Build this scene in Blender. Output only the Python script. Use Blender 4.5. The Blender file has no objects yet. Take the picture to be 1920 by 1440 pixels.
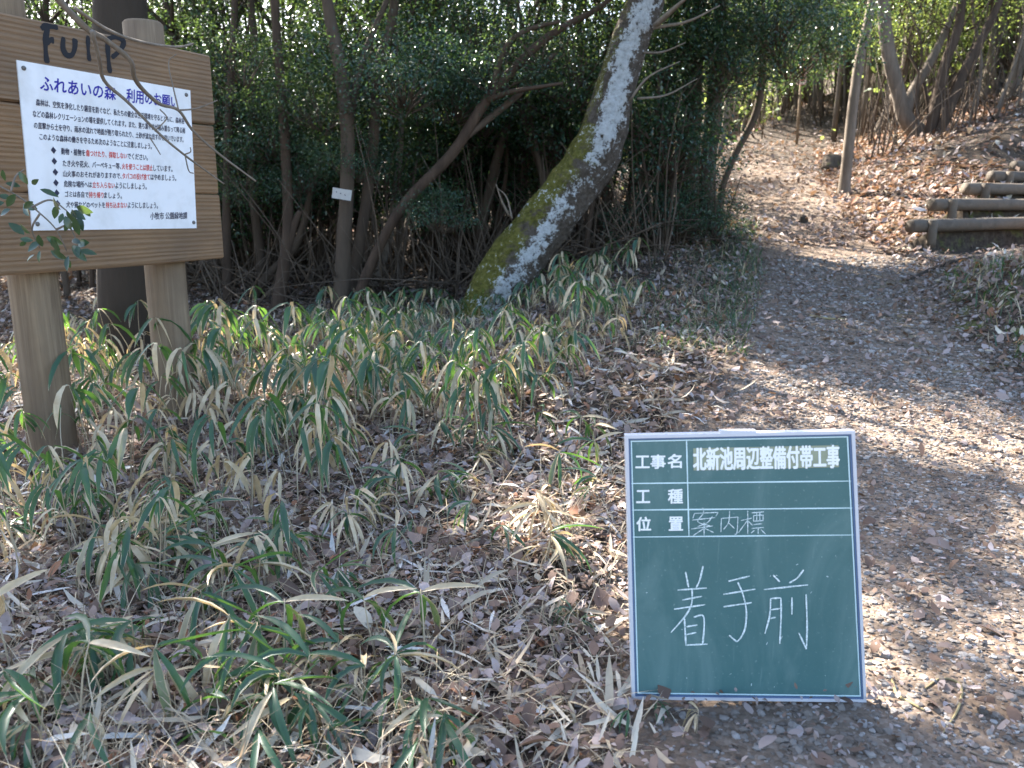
import bpy, math, random
import numpy as np
from mathutils import Vector, Matrix

sc = bpy.context.scene
R = np.random.default_rng(7)
random.seed(7)

# ------------------------------------------------------------------ camera, sky, sun, exposure
FPX, TILT, CH = 1540.0, math.radians(12.45), 1.05
cam_d = bpy.data.cameras.new('camera')
cam = bpy.data.objects.new('camera', cam_d)
sc.collection.objects.link(cam)
cam.location = (0, 0, CH)
cam.rotation_euler = (math.radians(90) - TILT, 0, 0)
cam_d.sensor_width = 36
cam_d.lens = 36 * FPX / 1920
cam_d.clip_start, cam_d.clip_end = 0.05, 600
cam_d.dof.use_dof = True
cam_d.dof.focus_distance = 2.5
cam_d.dof.aperture_fstop = 5.0
sc.camera = cam

SUN_EL = math.radians(40)
sh = Vector((-0.56, 0.83)).normalized()
SUN = Vector((sh.x * math.cos(SUN_EL), sh.y * math.cos(SUN_EL), math.sin(SUN_EL)))
w = bpy.data.worlds.new('World'); sc.world = w; w.use_nodes = True
nt = w.node_tree
sky = nt.nodes.new('ShaderNodeTexSky'); sky.sky_type = 'NISHITA'; sky.sun_disc = False
sky.sun_elevation = SUN_EL; sky.sun_rotation = math.atan2(SUN.x, SUN.y)
sky.air_density = 1.0; sky.dust_density = 2.0; sky.ozone_density = 0.8
bg = nt.nodes['Background']; bg.inputs['Strength'].default_value = 0.09
nt.links.new(sky.outputs[0], bg.inputs[0])
sl = bpy.data.lights.new('sun', 'SUN'); sl.energy = 5.0; sl.angle = math.radians(0.5); sl.color = (1.0, 0.93, 0.82)
so = bpy.data.objects.new('sun', sl); sc.collection.objects.link(so)
so.rotation_euler = SUN.to_track_quat('Z', 'Y').to_euler(); so.location = (-20, 30, 30)
sc.view_settings.view_transform = 'Standard'; sc.view_settings.look = 'None'
sc.view_settings.exposure = 2.9; sc.view_settings.gamma = 1.0
sc.render.engine = 'CYCLES'
cy = sc.cycles
cy.max_bounces = 6; cy.diffuse_bounces = 3; cy.glossy_bounces = 2; cy.transmission_bounces = 3; cy.transparent_max_bounces = 6
cy.sample_clamp_indirect = 6.0; cy.use_denoising = True
cy.caustics_reflective = False; cy.caustics_refractive = False

# ------------------------------------------------------------------ picture <-> place
def ray(px, py):
    cx = (px - 960) / FPX; c = (720 - py) / FPX
    return np.array([cx, math.cos(TILT) + c * math.sin(TILT), -math.sin(TILT) + c * math.cos(TILT)])
EYE = np.array([0, 0, CH])
def at(px, py, d):
    r = ray(px, py); return EYE + r * (d / r[1])
def on_plane(px, py, P0, n):
    r = ray(px, py); s = np.dot(n, P0 - EYE) / np.dot(n, r); return EYE + s * r
def sstep(t):
    t = np.clip(t, 0, 1); return t * t * (3 - 2 * t)

# ------------------------------------------------------------------ terrain
_ph = R.uniform(0, 6.28, (12, 2)); _fr = np.array([0.35, .5, .8, 1.1, 1.7, 2.3, 3.1, 4.3, 6.1, 8.5, 12., 16.])
_an = R.uniform(0, 6.28, 12)
def wob(x, y, lo=0, hi=12):
    s = 0
    for i in range(lo, hi):
        u = x * math.cos(_an[i]) + y * math.sin(_an[i]); v = -x * math.sin(_an[i]) + y * math.cos(_an[i])
        s = s + np.sin(u * _fr[i] + _ph[i, 0]) * np.sin(v * _fr[i] + _ph[i, 1]) / _fr[i] ** 0.9
    return s
YL = [0, 1.4, 2.6, 3.6, 4.4, 5.5, 7, 8.6, 11, 14, 17, 20, 30]
XL = [.02, .12, .38, .72, 1.15, 1.5, 2.0, 2.42, 2.95, 3.8, 5.2, 7.5, 17]
XR = [1.9, 2.0, 2.4, 2.62, 2.7, 2.85, 3.5, 3.75, 4.2, 5.2, 7.0, 9.6, 20]
def xl(y): return np.interp(y, YL, XL)
def xr(y): return np.interp(y, YL, XR)
STEP_ENDS = [((1712, 424), 7.75), ((1752, 384), 8.25), ((1815, 354), 8.75), ((1862, 331), 9.2), ((1905, 312), 9.7)]
_A = [at(p[0], p[1], d) for p, d in STEP_ENDS]
STEP_D = np.array([0.93, 0.37]); STEP_N = np.array([-0.37, 0.93]); STEP_O = _A[0][:2]
STEP_S = [float((a[:2] - STEP_O) @ STEP_N) for a in _A]; STEP_R = [float((a[:2] - STEP_O) @ STEP_D) for a in _A]; STEP_Z = [float(a[2]) for a in _A]
def height(x, y):
    x = np.asarray(x, float); y = np.asarray(y, float)
    p = np.interp(y, [-5, 2, 3, 4, 5, 6, 8, 10, 13, 16, 20, 26, 40, 150], [0, 0, .02, .09, .2, .35, .72, 1.08, 1.62, 2.2, 3.5, 5.6, 9.5, 16])
    l = np.interp(y, [-5, 3, 5, 8, 10, 13, 18, 26, 40, 150], [0, 0, .05, .15, .22, .45, 1.3, 2.9, 4.5, 7])
    a, b = xl(y), xr(y)
    t = sstep((x - (a - 3.2)) / 3.0)
    z = l + (p - l) * t
    near = np.clip((y - 2.2) / 2.0, 0, 1) * sstep((11 - y) / 2.5 + .3)
    d = np.maximum(x - b, 0)
    z = z + np.where(d > 0, 3.2 * np.tanh(d * (0.12 + 0.24 * sstep((y - 8) / 4)) / 3.2), 0) * sstep((y - 2) / 2)
    # bank beside the path, in front of the steps
    z = z + 0.42 * np.exp(-(((x - 3.75) / .62) ** 2 + ((y - 5.35) / 1.0) ** 2))
    # log steps: treads behind each log
    q = (x - STEP_O[0]) * STEP_N[0] + (y - STEP_O[1]) * STEP_N[1]
    r_ = (x - STEP_O[0]) * STEP_D[0] + (y - STEP_O[1]) * STEP_D[1]
    zs = np.full_like(z, STEP_Z[0] - 0.20) + 0.10 * np.clip(q, -1, 0)
    for s, zz in zip(STEP_S, STEP_Z):
        zs = np.where(q > s + 0.035, zz + 0.0 + 0.05 * np.clip(q - s, 0, .6), zs)
    r0 = np.interp(q, STEP_S, STEP_R)
    m = sstep((r_ - r0 + .2) / 0.5) * sstep((q + 0.75) / 0.5) * sstep((STEP_S[-1] + .8 - q) / .6) * sstep((5.2 - r_) / 1.5)
    z = z * (1 - m) + zs * m
    onp = sstep((x - a + .15) / .4) * sstep((b - x + .15) / .4)
    z = z + wob(x, y, 0, 5) * 0.022 * sstep((y - 1) / 3) + wob(x, y, 5, 12) * 0.035 * (1 - 0.65 * onp) * (1 - m)
    return z
def hz(x, y): return float(height(np.array([x]), np.array([y]))[0])
def ground_at(px, py):
    r = ray(px, py); d = np.linspace(0.9, 45, 6000)
    P = EYE + r * (d / r[1])[:, None]
    k = np.nonzero(P[:, 2] < height(P[:, 0], P[:, 1]))[0]
    i = k[0] if len(k) else len(d) - 1
    return P[i]

# ------------------------------------------------------------------ mesh helpers
class MB:
    def __init__(s): s.v = []; s.q = []; s.t = []; s.c = []; s.n = 0; s.mq = []; s.mt = []
    def add(s, v, q=None, t=None, c=None, m=0):
        v = np.asarray(v, float).reshape(-1, 3)
        if q is not None and len(q): q = np.asarray(q, int).reshape(-1, 4); s.q.append(q + s.n); s.mq.append(np.full(len(q), m))
        if t is not None and len(t): t = np.asarray(t, int).reshape(-1, 3); s.t.append(t + s.n); s.mt.append(np.full(len(t), m))
        if c is None: c = np.zeros((len(v), 4))
        c = np.asarray(c, float)
        if c.ndim == 1: c = np.tile(c, (len(v), 1))
        s.v.append(v); s.c.append(c); s.n += len(v); return s
    def mesh(s, name, mats, smooth=True):
        me = bpy.data.meshes.new(name)
        v = np.concatenate(s.v); c = np.concatenate(s.c)
        q = np.concatenate(s.q) if s.q else np.zeros((0, 4), int)
        t = np.concatenate(s.t) if s.t else np.zeros((0, 3), int)
        mi = np.concatenate([np.concatenate(s.mq) if s.mq else np.zeros(0, int), np.concatenate(s.mt) if s.mt else np.zeros(0, int)])
        me.vertices.add(len(v)); me.vertices.foreach_set('co', v.ravel().astype(np.float32))
        nl = q.size + t.size; me.loops.add(nl)
        me.loops.foreach_set('vertex_index', np.concatenate([q.ravel(), t.ravel()]).astype(np.int32))
        me.polygons.add(len(q) + len(t))
        st = np.concatenate([np.arange(len(q)) * 4, q.size + np.arange(len(t)) * 3]).astype(np.int32)
        me.polygons.foreach_set('loop_start', st)
        me.polygons.foreach_set('material_index', mi.astype(np.int32))
        me.polygons.foreach_set('use_smooth', np.full(len(q) + len(t), smooth))
        a = me.attributes.new('tint', 'FLOAT_COLOR', 'POINT'); a.data.foreach_set('color', c.ravel().astype(np.float32))
        for m in (mats if isinstance(mats, (list, tuple)) else [mats]): me.materials.append(m)
        me.update(); me.validate(); return me
    def build(s, name, mats, parent=None, smooth=True):
        return link(name, s.mesh(name, mats, smooth), parent)
def link(name, data, parent=None, loc=None):
    o = bpy.data.objects.new(name, data); sc.collection.objects.link(o)
    if parent is not None: o.parent = parent
    if loc is not None: o.location = loc
    return o
def tag(o, label=None, cat=None, group=None, kind=None):
    if label: o['label'] = label
    if cat: o['category'] = cat
    if group: o['group'] = group
    if kind: o['kind'] = kind
    return o
def empty(name, loc=(0, 0, 0)):
    o = bpy.data.objects.new(name, None); sc.collection.objects.link(o); o.location = loc; o.empty_display_size = .1; return o

def catmull(P, n):
    P = np.asarray(P, float)
    if len(P) < 3:
        t = np.linspace(0, 1, n)[:, None]; return P[0] * (1 - t) + P[-1] * t
    Q = np.vstack([2 * P[0] - P[1], P, 2 * P[-1] - P[-2]]); out = []
    m = len(P) - 1
    for u in np.linspace(0, m - 1e-6, n):
        i = int(u); f = u - i; a, b, c, d = Q[i:i + 4]
        out.append(0.5 * (2 * b + (c - a) * f + (2 * a - 5 * b + 4 * c - d) * f * f + (3 * b - a - 3 * c + d) * f ** 3))
    return np.array(out)
def tube(mb, pts, rad, k=8, n=None, rough=0.0, c=None, m=0, freq=3.0):
    """a closed tapering tube; rad per control point"""
    pts = np.asarray(pts, float); rad = np.atleast_1d(np.asarray(rad, float))
    if len(rad) == 1: rad = np.full(len(pts), rad[0])
    n = n or max(2, (len(pts) - 1) * 4 + 1)
    C = catmull(pts, n); r = np.interp(np.linspace(0, 1, n), np.linspace(0, 1, len(rad)), rad)
    T = np.gradient(C, axis=0); T /= np.linalg.norm(T, axis=1)[:, None] + 1e-9
    up = np.array([0, 0, 1.0]) if abs(T[0][2]) < .9 else np.array([1.0, 0, 0])
    V = []; ang = np.arange(k) * 2 * math.pi / k
    X = np.cross(up, T[0]); X /= np.linalg.norm(X)
    ph = R.uniform(0, 6.28, 6)
    L = np.concatenate([[0], np.cumsum(np.linalg.norm(np.diff(C, axis=0), axis=1))])
    for i in range(n):
        X = X - T[i] * np.dot(X, T[i]); X /= np.linalg.norm(X); Y = np.cross(T[i], X)
        rr = np.full(k, r[i])
        if rough:
            rr = rr * (1 + rough * (.5 * np.sin(2 * ang + ph[0] + L[i] * freq) + .35 * np.sin(3 * ang + ph[1] - L[i] * freq * 1.7) + .4 * np.sin(ang + ph[2] + L[i] * freq * 2.3) + .3 * np.sin(L[i] * freq * 4 + ph[3])))
        V.append(C[i] + (np.cos(ang) * rr)[:, None] * X + (np.sin(ang) * rr)[:, None] * Y)
    V = np.concatenate(V)
    i = np.arange(n - 1)[:, None] * k; j = np.arange(k)[None]; j2 = (j + 1) % k
    q = np.stack([i + j, i + j2, i + k + j2, i + k + j], -1).reshape(-1, 4)
    nv = len(V); V = np.vstack([V, C[0], C[-1]])
    t = np.vstack([np.stack([np.full(k, nv), j2[0], j[0]], -1), np.stack([np.full(k, nv + 1), (n - 1) * k + j[0], (n - 1) * k + j2[0]], -1)])
    if c is None: c = np.array([random.random(), 0, 0, random.random()])
    mb.add(V, q, t, c, m); return C, r
def box(mb, lo, hi, M=None, c=None, m=0):
    lo = np.array(lo, float); hi = np.array(hi, float)
    v = np.array([[x, y, z] for x in (0, 1) for y in (0, 1) for z in (0, 1)]) * (hi - lo) + lo
    if M is not None: v = v @ np.array(M[1]).T + np.array(M[0])
    mb.add(v, [[0, 1, 3, 2], [4, 6, 7, 5], [0, 4, 5, 1], [2, 3, 7, 6], [0, 2, 6, 4], [1, 5, 7, 3]], None, c, m)
def norm(a): return a / (np.linalg.norm(a, axis=-1, keepdims=True) + 1e-9)
def rhombs(mb, P, D, N, L, W, m=0, fold=.25, tint=None):
    """small folded crown leaves, 4 vertices each"""
    n = len(P); S = norm(np.cross(D, N)); N = norm(np.cross(S, D))
    L = L[:, None]; W = W[:, None]
    V = np.stack([P, P + D * L * .45 + S * W + N * W * fold, P + D * L - N * L * .12, P + D * L * .45 - S * W + N * W * fold], 1).reshape(-1, 3)
    b = np.arange(n)[:, None] * 4
    t = np.concatenate([b + [0, 1, 2], b + [0, 2, 3]], 1).reshape(-1, 3)
    tint = R.random((n, 2)) if tint is None else tint
    c = np.zeros((n, 4, 4)); c[:, :, 0] = tint[:, :1]; c[:, :, 3] = tint[:, 1:]; c[:, 2, 1] = 1; c[:, 1::2, 2] = 1; c[:, 1::2, 1] = .45
    mb.add(V, None, t, c.reshape(-1, 4), m)
def blades(mb, P, az, e0, droop, L, W, prof=((0, .12), (.12, .6), (.35, 1), (.6, .9), (.82, .5), (1, .03)), m=0, fold=.3, roll=None, tint=None, slope=None, lat=None, pw=.8):
    """leaves that start at P along azimuth az, elevation e0, and bend down by droop radians"""
    n = len(P); s = np.array([p[0] for p in prof]); wd = np.array([p[1] for p in prof]); k = len(s)
    H = np.stack([np.cos(az), np.sin(az), 0 * az], -1); S = np.stack([-np.sin(az), np.cos(az), 0 * az], -1)
    Z = np.array([0, 0, 1.0])
    roll = np.zeros(n) if roll is None else roll
    C = [P]; rows = []
    c = np.zeros((n, k, 3, 4)); tint = R.random((n, 2)) if tint is None else tint
    c[..., 0] = tint[:, 0, None, None]; c[..., 3] = tint[:, 1, None, None]
    lat = np.zeros(n) if lat is None else lat
    for i in range(k):
        H = np.stack([np.cos(az + lat * s[i]), np.sin(az + lat * s[i]), 0 * az], -1); S = np.stack([-np.sin(az + lat * s[i]), np.cos(az + lat * s[i]), 0 * az], -1)
        e = e0 - droop * s[i] ** pw
        e = np.where(droop > 0, np.maximum(e, np.minimum(e0, -1.5)), e)
        T = H * np.cos(e)[:, None] + Z * np.sin(e)[:, None]
        if i: C.append(C[-1] + Tm * (L * (s[i] - s[i - 1]))[:, None])
        Tm = T
        N = np.cross(T, S); N = N * np.where(N[:, 2:] < 0, -1, 1)
        S2 = S * np.cos(roll)[:, None] + N * np.sin(roll)[:, None]; N2 = N * np.cos(roll)[:, None] - S * np.sin(roll)[:, None]
        ww = (W * wd[i])[:, None]
        rows.append(np.stack([C[i] + S2 * ww + N2 * ww * fold, C[i], C[i] - S2 * ww + N2 * ww * fold], 1))
        c[:, i, :, 1] = s[i]; c[:, i, 0, 2] = 1; c[:, i, 2, 2] = 1
    V = np.stack(rows, 1).reshape(-1, 3)
    b = np.arange(n)[:, None] * (3 * k); q = []
    for i in range(k - 1):
        for j in (0, 1): q.append(b + [3 * i + j, 3 * i + j + 1, 3 * i + j + 4, 3 * i + j + 3])
    mb.add(V, np.stack(q, 1).reshape(-1, 4), None, c.reshape(-1, 4), m)

# ------------------------------------------------------------------ materials
class NT:
    def __init__(s, name):
        s.m = bpy.data.materials.new(name); s.m.use_nodes = True; s.t = s.m.node_tree; s.b = s.t.nodes['Principled BSDF']; s.o = s.t.nodes['Material Output']
    def n(s, typ, **k):
        x = s.t.nodes.new('ShaderNode' + typ)
        for a, v in k.items():
            if a in x.inputs.keys() if hasattr(x.inputs, 'keys') else False: s.set(x.inputs[a], v)
            else: setattr(x, a, v)
        return x
    def set(s, i, v):
        if isinstance(v, bpy.types.NodeSocket): s.t.links.new(v, i)
        else: i.default_value = v
    def coord(s, kind='Object'): return s.n('TexCoord').outputs[kind]
    def noise(s, scale, detail=4, rough=.55, vec=None, dist=0):
        x = s.n('TexNoise'); x.inputs['Scale'].default_value = scale; x.inputs['Detail'].default_value = detail; x.inputs['Roughness'].default_value = rough; x.inputs['Distortion'].default_value = dist
        s.t.links.new(vec if vec is not None else s.coord(), x.inputs['Vector']); return x.outputs['Fac']
    def scalev(s, vec, sc_):
        x = s.n('Mapping'); s.t.links.new(vec, x.inputs['Vector']); x.inputs['Scale'].default_value = sc_; return x.outputs[0]
    def ramp(s, f, stops, interp='LINEAR'):
        x = s.n('ValToRGB'); e = x.color_ramp.elements; x.color_ramp.interpolation = interp
        while len(e) < len(stops): e.new(0.5)
        for i, (p, c) in enumerate(stops):
            e[i].position = p; e[i].color = (c, c, c, 1) if isinstance(c, (int, float)) else (*c, 1)
        s.t.links.new(f, x.inputs[0]); return x.outputs[0]
    def mix(s, f, a, b, mode='MIX'):
        x = s.n('Mix', data_type='RGBA', blend_type=mode); s.set(x.inputs[0], f)
        for sock, v in ((x.inputs[6], a), (x.inputs[7], b)): s.set(sock, v if isinstance(v, bpy.types.NodeSocket) else (*v, 1))
        return x.outputs[2]
    def math(s, op, a, b=0.0, clamp=False):
        x = s.n('Math', operation=op, use_clamp=clamp); s.set(x.inputs[0], a); s.set(x.inputs[1], b); return x.outputs[0]
    def attr(s):
        x = s.n('Attribute', attribute_name='tint'); y = s.n('SeparateColor'); s.t.links.new(x.outputs['Color'], y.inputs[0])
        return y.outputs[0], y.outputs[1], y.outputs[2], x.outputs['Alpha']
    def bump(s, h, strength=.4, dist=.01):
        x = s.n('Bump'); x.inputs['Strength'].default_value = strength; x.inputs['Distance'].default_value = dist
        s.t.links.new(h, x.inputs['Height']); s.t.links.new(x.outputs[0], s.b.inputs['Normal']); return x
    def base(s, col, rough=.8, spec=.3):
        s.set(s.b.inputs['Base Color'], col if isinstance(col, bpy.types.NodeSocket) else (*col, 1)); s.set(s.b.inputs['Roughness'], rough); s.b.inputs['Specular IOR Level'].default_value = spec
    def translucent(s, col, fac):
        t = s.n('BsdfTranslucent'); s.set(t.inputs['Color'], col if isinstance(col, bpy.types.NodeSocket) else (*col, 1))
        m = s.n('MixShader'); m.inputs[0].default_value = fac
        s.t.links.new(s.b.outputs[0], m.inputs[1]); s.t.links.new(t.outputs[0], m.inputs[2]); s.t.links.new(m.outputs[0], s.o.inputs[0])

def mat_plain(name, col, rough=.6, spec=.3, var=.0, scale=30):
    k = NT(name)
    if var:
        c2 = tuple(max(0, x * (1 - var)) for x in col); k.base(k.mix(k.noise(scale), col, c2), rough, spec)
    else: k.base(col, rough, spec)
    return k.m
def mat_leaf(name, stops, trans, fac=.4, rough=.33, spec=.5):
    k = NT(name); r, s_, c_, a = k.attr()
    col = k.ramp(r, stops); k.base(col, rough, spec)
    k.translucent(k.mix(a, trans, tuple(x * .55 for x in trans)), fac); return k.m
M_LEAF = mat_leaf('evergreen_leaf', [(0, (.012, .030, .022)), (.5, (.021, .048, .030)), (.85, (.033, .066, .030)), (.95, (.075, .105, .03)), (1, (.15, .10, .05))], (.24, .37, .08), .23, .17)
M_LEAFD = mat_leaf('dark_evergreen_leaf', [(0, (.018, .045, .034)), (.6, (.03, .065, .045)), (1, (.05, .09, .04))], (.16, .28, .06), .18, .18)
M_LEAFY = mat_leaf('light_green_leaf', [(0, (.04, .085, .025)), (.6, (.06, .12, .03)), (.9, (.1, .15, .04)), (1, (.25, .14, .05))], (.42, .52, .12), .42, .35)
def mat_bark(name, stops, scale=14, moss=None, streak=(1, 1, .18), bump=.6):
    k = NT(name); r, s_, c_, a = k.attr(); v = k.scalev(k.coord(), streak)
    n1 = k.noise(scale, 6, .65, v); n2 = k.noise(scale * 3.2, 4, .6, v)
    col = k.ramp(n1, stops); col = k.mix(k.math('MULTIPLY', n2, .55), col, (.035, .026, .02))
    col = k.mix(k.math('MULTIPLY', a, .25), col, (.15, .12, .09))
    if moss: col = k.mix(k.ramp(k.noise(5, 5, .6), [(.52, 0), (.66, .8)]), col, moss)
    k.base(col, .9, .15); k.bump(k.math('ADD', n1, k.math('MULTIPLY', n2, .5)), bump, .012); return k.m
M_BARK = mat_bark('dark_brown_bark', [(.3, (.045, .031, .023)), (.6, (.085, .06, .044)), (.8, (.14, .105, .08))])
M_BARKR = mat_bark('reddish_bark', [(.3, (.04, .026, .019)), (.6, (.085, .056, .04)), (.8, (.15, .11, .08))])
M_BARKG = mat_bark('grey_bark', [(.3, (.12, .097, .078)), (.6, (.23, .19, .155)), (.8, (.34, .295, .25))])
M_BARKK = mat_bark('blackish_bark', [(.3, (.009, .007, .006)), (.6, (.018, .014, .012)), (.85, (.034, .027, .022))])
M_TWIG = mat_bark('pale_twig', [(.3, (.17, .14, .11)), (.6, (.26, .22, .18)), (.8, (.34, .3, .26))], 30, bump=.2)
M_STRAWTWIG = mat_bark('yellow_twig', [(.3, (.34, .27, .13)), (.7, (.48, .4, .22))], 30, bump=.2)

def mat_ground():
    k = NT('forest_soil'); r, s_, c_, a = k.attr(); co = k.coord()
    n1 = k.noise(2.2, 6, .6, co); n2 = k.noise(24, 5, .65, co); n3 = k.noise(90, 3, .6, co)
    soil = k.ramp(n2, [(.3, (.025, .019, .015)), (.5, (.06, .046, .036)), (.7, (.12, .095, .076))])
    soil = k.mix(k.ramp(n3, [(.56, 0), (.66, .7)]), soil, (.25, .20, .155))
    vo = k.n('TexVoronoi'); vo.inputs['Scale'].default_value = 85; k.t.links.new(co, vo.inputs['Vector'])
    sep = k.n('SeparateColor'); k.t.links.new(vo.outputs['Color'], sep.inputs[0])
    stone = k.ramp(sep.outputs[0], [(0, (.11, .085, .066)), (.4, (.18, .143, .113)), (.8, (.25, .205, .172)), (1, (.34, .295, .255))])
    dirt = k.ramp(n2, [(.3, (.09, .064, .046)), (.7, (.22, .163, .122))])
    path = k.mix(k.ramp(n1, [(.35, .1), (.65, .6)]), dirt, stone)
    edge = k.math('ADD', r, k.math('MULTIPLY', k.math('SUBTRACT', k.noise(7, 5, .6, co), .5), .9))
    f = k.ramp(edge, [(.35, 0), (.62, 1)])
    col = k.mix(f, soil, path)
    bare = k.math('MULTIPLY', s_, 1.0); col = k.mix(bare, col, k.ramp(n2, [(.3, (.15, .115, .088)), (.7, (.25, .2, .16))]))
    col = k.mix(k.math('MULTIPLY', a, .85), col, k.ramp(n2, [(.3, (.03, .023, .017)), (.7, (.085, .066, .05))])); mo = k.math('MULTIPLY', c_, k.ramp(k.noise(6, 6, .7, co), [(.52, 0), (.66, 1)])); col = k.mix(mo, col, k.ramp(n3, [(.3, (.06, .08, .015)), (.7, (.15, .17, .04))]))  # alpha mixes in a darker soil that paints shade on the log steps
    k.base(col, .95, .12)
    h = k.math('ADD', k.math('MULTIPLY', n2, .7), k.math('MULTIPLY', k.math('MULTIPLY', vo.outputs['Distance'], f), -.5)); k.bump(h, .7, .01); return k.m
M_GROUND = mat_ground()
def mat_litter():
    k = NT('fallen_leaves'); r, s_, c_, a = k.attr()
    col = k.ramp(r, [(0, (.12, .078, .06)), (.12, (.20, .13, .10)), (.28, (.29, .215, .18)), (.44, (.37, .30, .28)), (.58, (.45, .385, .38)), (.70, (.24, .16, .115)), (.79, (.31, .14, .075)), (.84, (.50, .42, .31)), (.93, (.68, .61, .49)), (.975, (.76, .74, .70))], 'CONSTANT')
    n = k.noise(60, 4, .6); col = k.mix(k.math('MULTIPLY', n, .4), col, (.13, .10, .085)); k.base(col, .75, .25)
    k.translucent(k.mix(.5, col, (.4, .22, .09)), .18); return k.m
M_LITTER = mat_litter()
def mat_sasa():
    k = NT('bamboo_leaf'); r, s_, c_, a = k.attr()
    g = k.ramp(a, [(0, (.014, .048, .034)), (.5, (.02, .064, .042)), (1, (.03, .085, .042))])
    vein = k.noise(70, 3, .6); g = k.mix(k.math('MULTIPLY', vein, .35), g, (.05, .09, .06))
    straw = k.ramp(k.noise(25, 3), [(.3, (.40, .30, .18)), (.7, (.60, .50, .34))])
    e = k.math('ADD', k.math('ADD', k.math('MULTIPLY', c_, .52), k.math('MULTIPLY', k.math('POWER', s_, 4.0), .5)), k.math('MULTIPLY', k.noise(22, 3), .5))
    e = k.math('ADD', e, k.math('MULTIPLY', k.math('SUBTRACT', r, .5), .5))
    f = k.ramp(e, [(.83, 0), (.90, 1)]); f = k.math('MAXIMUM', f, k.ramp(r, [(.80, 0), (.82, 1)]))
    k.base(k.mix(f, g, straw), .42, .45); k.translucent(k.mix(f, (.24, .50, .06), (.62, .45, .2)), .19); return k.m
M_SASA = mat_sasa()
M_STRAW = NT('dry_straw'); _r, _s, _c, _a = M_STRAW.attr(); M_STRAW.base(M_STRAW.ramp(_r, [(0, (.18, .13, .085)), (.5, (.33, .26, .17)), (1, (.52, .44, .32))]), .7, .25); M_STRAW = M_STRAW.m
def mat_gravel():
    k = NT('gravel_stone'); r, s_, c_, a = k.attr()
    col = k.ramp(r, [(0, (.10, .08, .066)), (.35, (.175, .147, .125)), (.65, (.235, .21, .19)), (.88, (.30, .28, .265)), (.97, (.42, .40, .385))]); k.base(k.mix(k.math('MULTIPLY', k.noise(80), .4), col, (.14, .115, .095)), .85, .25); return k.m
M_GRAVEL = mat_gravel()
def mat_timber(name, a, b, axis=(1, 14, 14), warm=(.30, .19, .11)):
    k = NT(name); r, s_, c_, al = k.attr(); v = k.scalev(k.coord(), axis)
    n = k.noise(2.2, 6, .6, v, .6); n2 = k.noise(9, 4, .6, v)
    wv = k.n('TexWave', wave_type='BANDS', bands_direction='Z'); wv.inputs['Scale'].default_value = .55; wv.inputs['Distortion'].default_value = 9; wv.inputs['Detail'].default_value = 3; wv.inputs['Detail Scale'].default_value = .6
    k.t.links.new(v, wv.inputs['Vector'])
    col = k.ramp(n, [(.25, a), (.75, b)]); col = k.mix(k.math('MULTIPLY', wv.outputs['Fac'], .4), col, warm)
    col = k.mix(k.ramp(n2, [(.55, 0), (.75, .55)]), col, (.09, .065, .045)); col = k.mix(k.math('MULTIPLY', r, .35), col, (.2, .16, .12))
    col = k.mix(k.ramp(k.noise(2.5, 4), [(.42, 0), (.7, .6)]), col, (.12, .085, .06))
    k.base(col, .8, .25); k.bump(k.math('ADD', n2, wv.outputs['Fac']), .6, .005); return k.m
M_PLANK = mat_timber('brown_stained_plank', (.15, .083, .041), (.285, .168, .086), (1.3, 30, 30))
M_POST = mat_timber('weathered_post', (.12, .082, .052), (.31, .23, .15), (26, 26, .8), (.2, .135, .08))
M_LOG = mat_timber('grey_log', (.045, .038, .032), (.115, .097, .08), (6, 6, 6), (.07, .058, .047))
M_METAL = mat_plain('dull_screw_metal', (.12, .11, .10), .5, .5)
def mat_panel():
    k = NT('weathered_white_panel'); n = k.noise(5, 6, .65); n2 = k.noise(1.6, 4, .6, k.scalev(k.coord(), (4, 4, 1.0)))
    c = k.mix(k.ramp(n, [(.46, 0), (.72, .55)]), (.80, .80, .82), (.50, .49, .46)); c = k.mix(k.ramp(n2, [(.55, 0), (.75, .3)]), c, (.5, .5, .48)); k.base(c, .35, .4); return k.m
M_PANEL = mat_panel()
M_BLUE = mat_plain('blue_ink', (.025, .02, .30), .5); M_INK = mat_plain('dark_ink', (.03, .03, .06), .5); M_RED = mat_plain('faded_red_ink', (.62, .07, .06), .5)
M_SPRAY = mat_plain('black_marker', (.012, .012, .016), .6)
def mat_chalkboard():
    k = NT('green_chalkboard'); n = k.noise(9, 6, .7); n2 = k.noise(140, 2, .5)
    c = k.mix(k.ramp(n, [(.4, 0), (.8, .5)]), (.06, .142, .142), (.09, .188, .185)); c = k.mix(k.ramp(n2, [(.64, 0), (.75, .25)]), c, (.4, .5, .5)); sm = k.noise(3.2, 5, .62, k.scalev(k.coord(), (2.2, 1, .7)), 1.2); c = k.mix(k.ramp(sm, [(.46, 0), (.7, .45)]), c, (.20, .30, .29)); sc_ = k.noise(5, 6, .7, k.scalev(k.coord(), (14, 1, 1))); c = k.mix(k.ramp(sc_, [(.62, 0), (.72, .22)]), c, (.30, .40, .39)); k.base(c, .45, .4); return k.m
M_BOARD = mat_chalkboard()
M_ALU = mat_plain('painted_frame', (.62, .62, .66), .4, .5, .15, 20); M_GROOVE = mat_plain('frame_groove', (.10, .15, .25), .5)
M_LINE = mat_plain('white_print', (.62, .78, .80), .6); M_WHITE = mat_plain('white_letters', (.85, .86, .86), .5); M_CHALK = NT('chalk')
M_CHALK.base(M_CHALK.mix(M_CHALK.ramp(M_CHALK.noise(320, 2, .6), [(.42, 0), (.6, .55)]), (.78, .85, .86), (.12, .25, .24)), .95, .1); M_CHALK = M_CHALK.m
M_STICK = mat_plain('cream_sticker', (.36, .39, .27), .5, .3, .35, 40)
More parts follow.
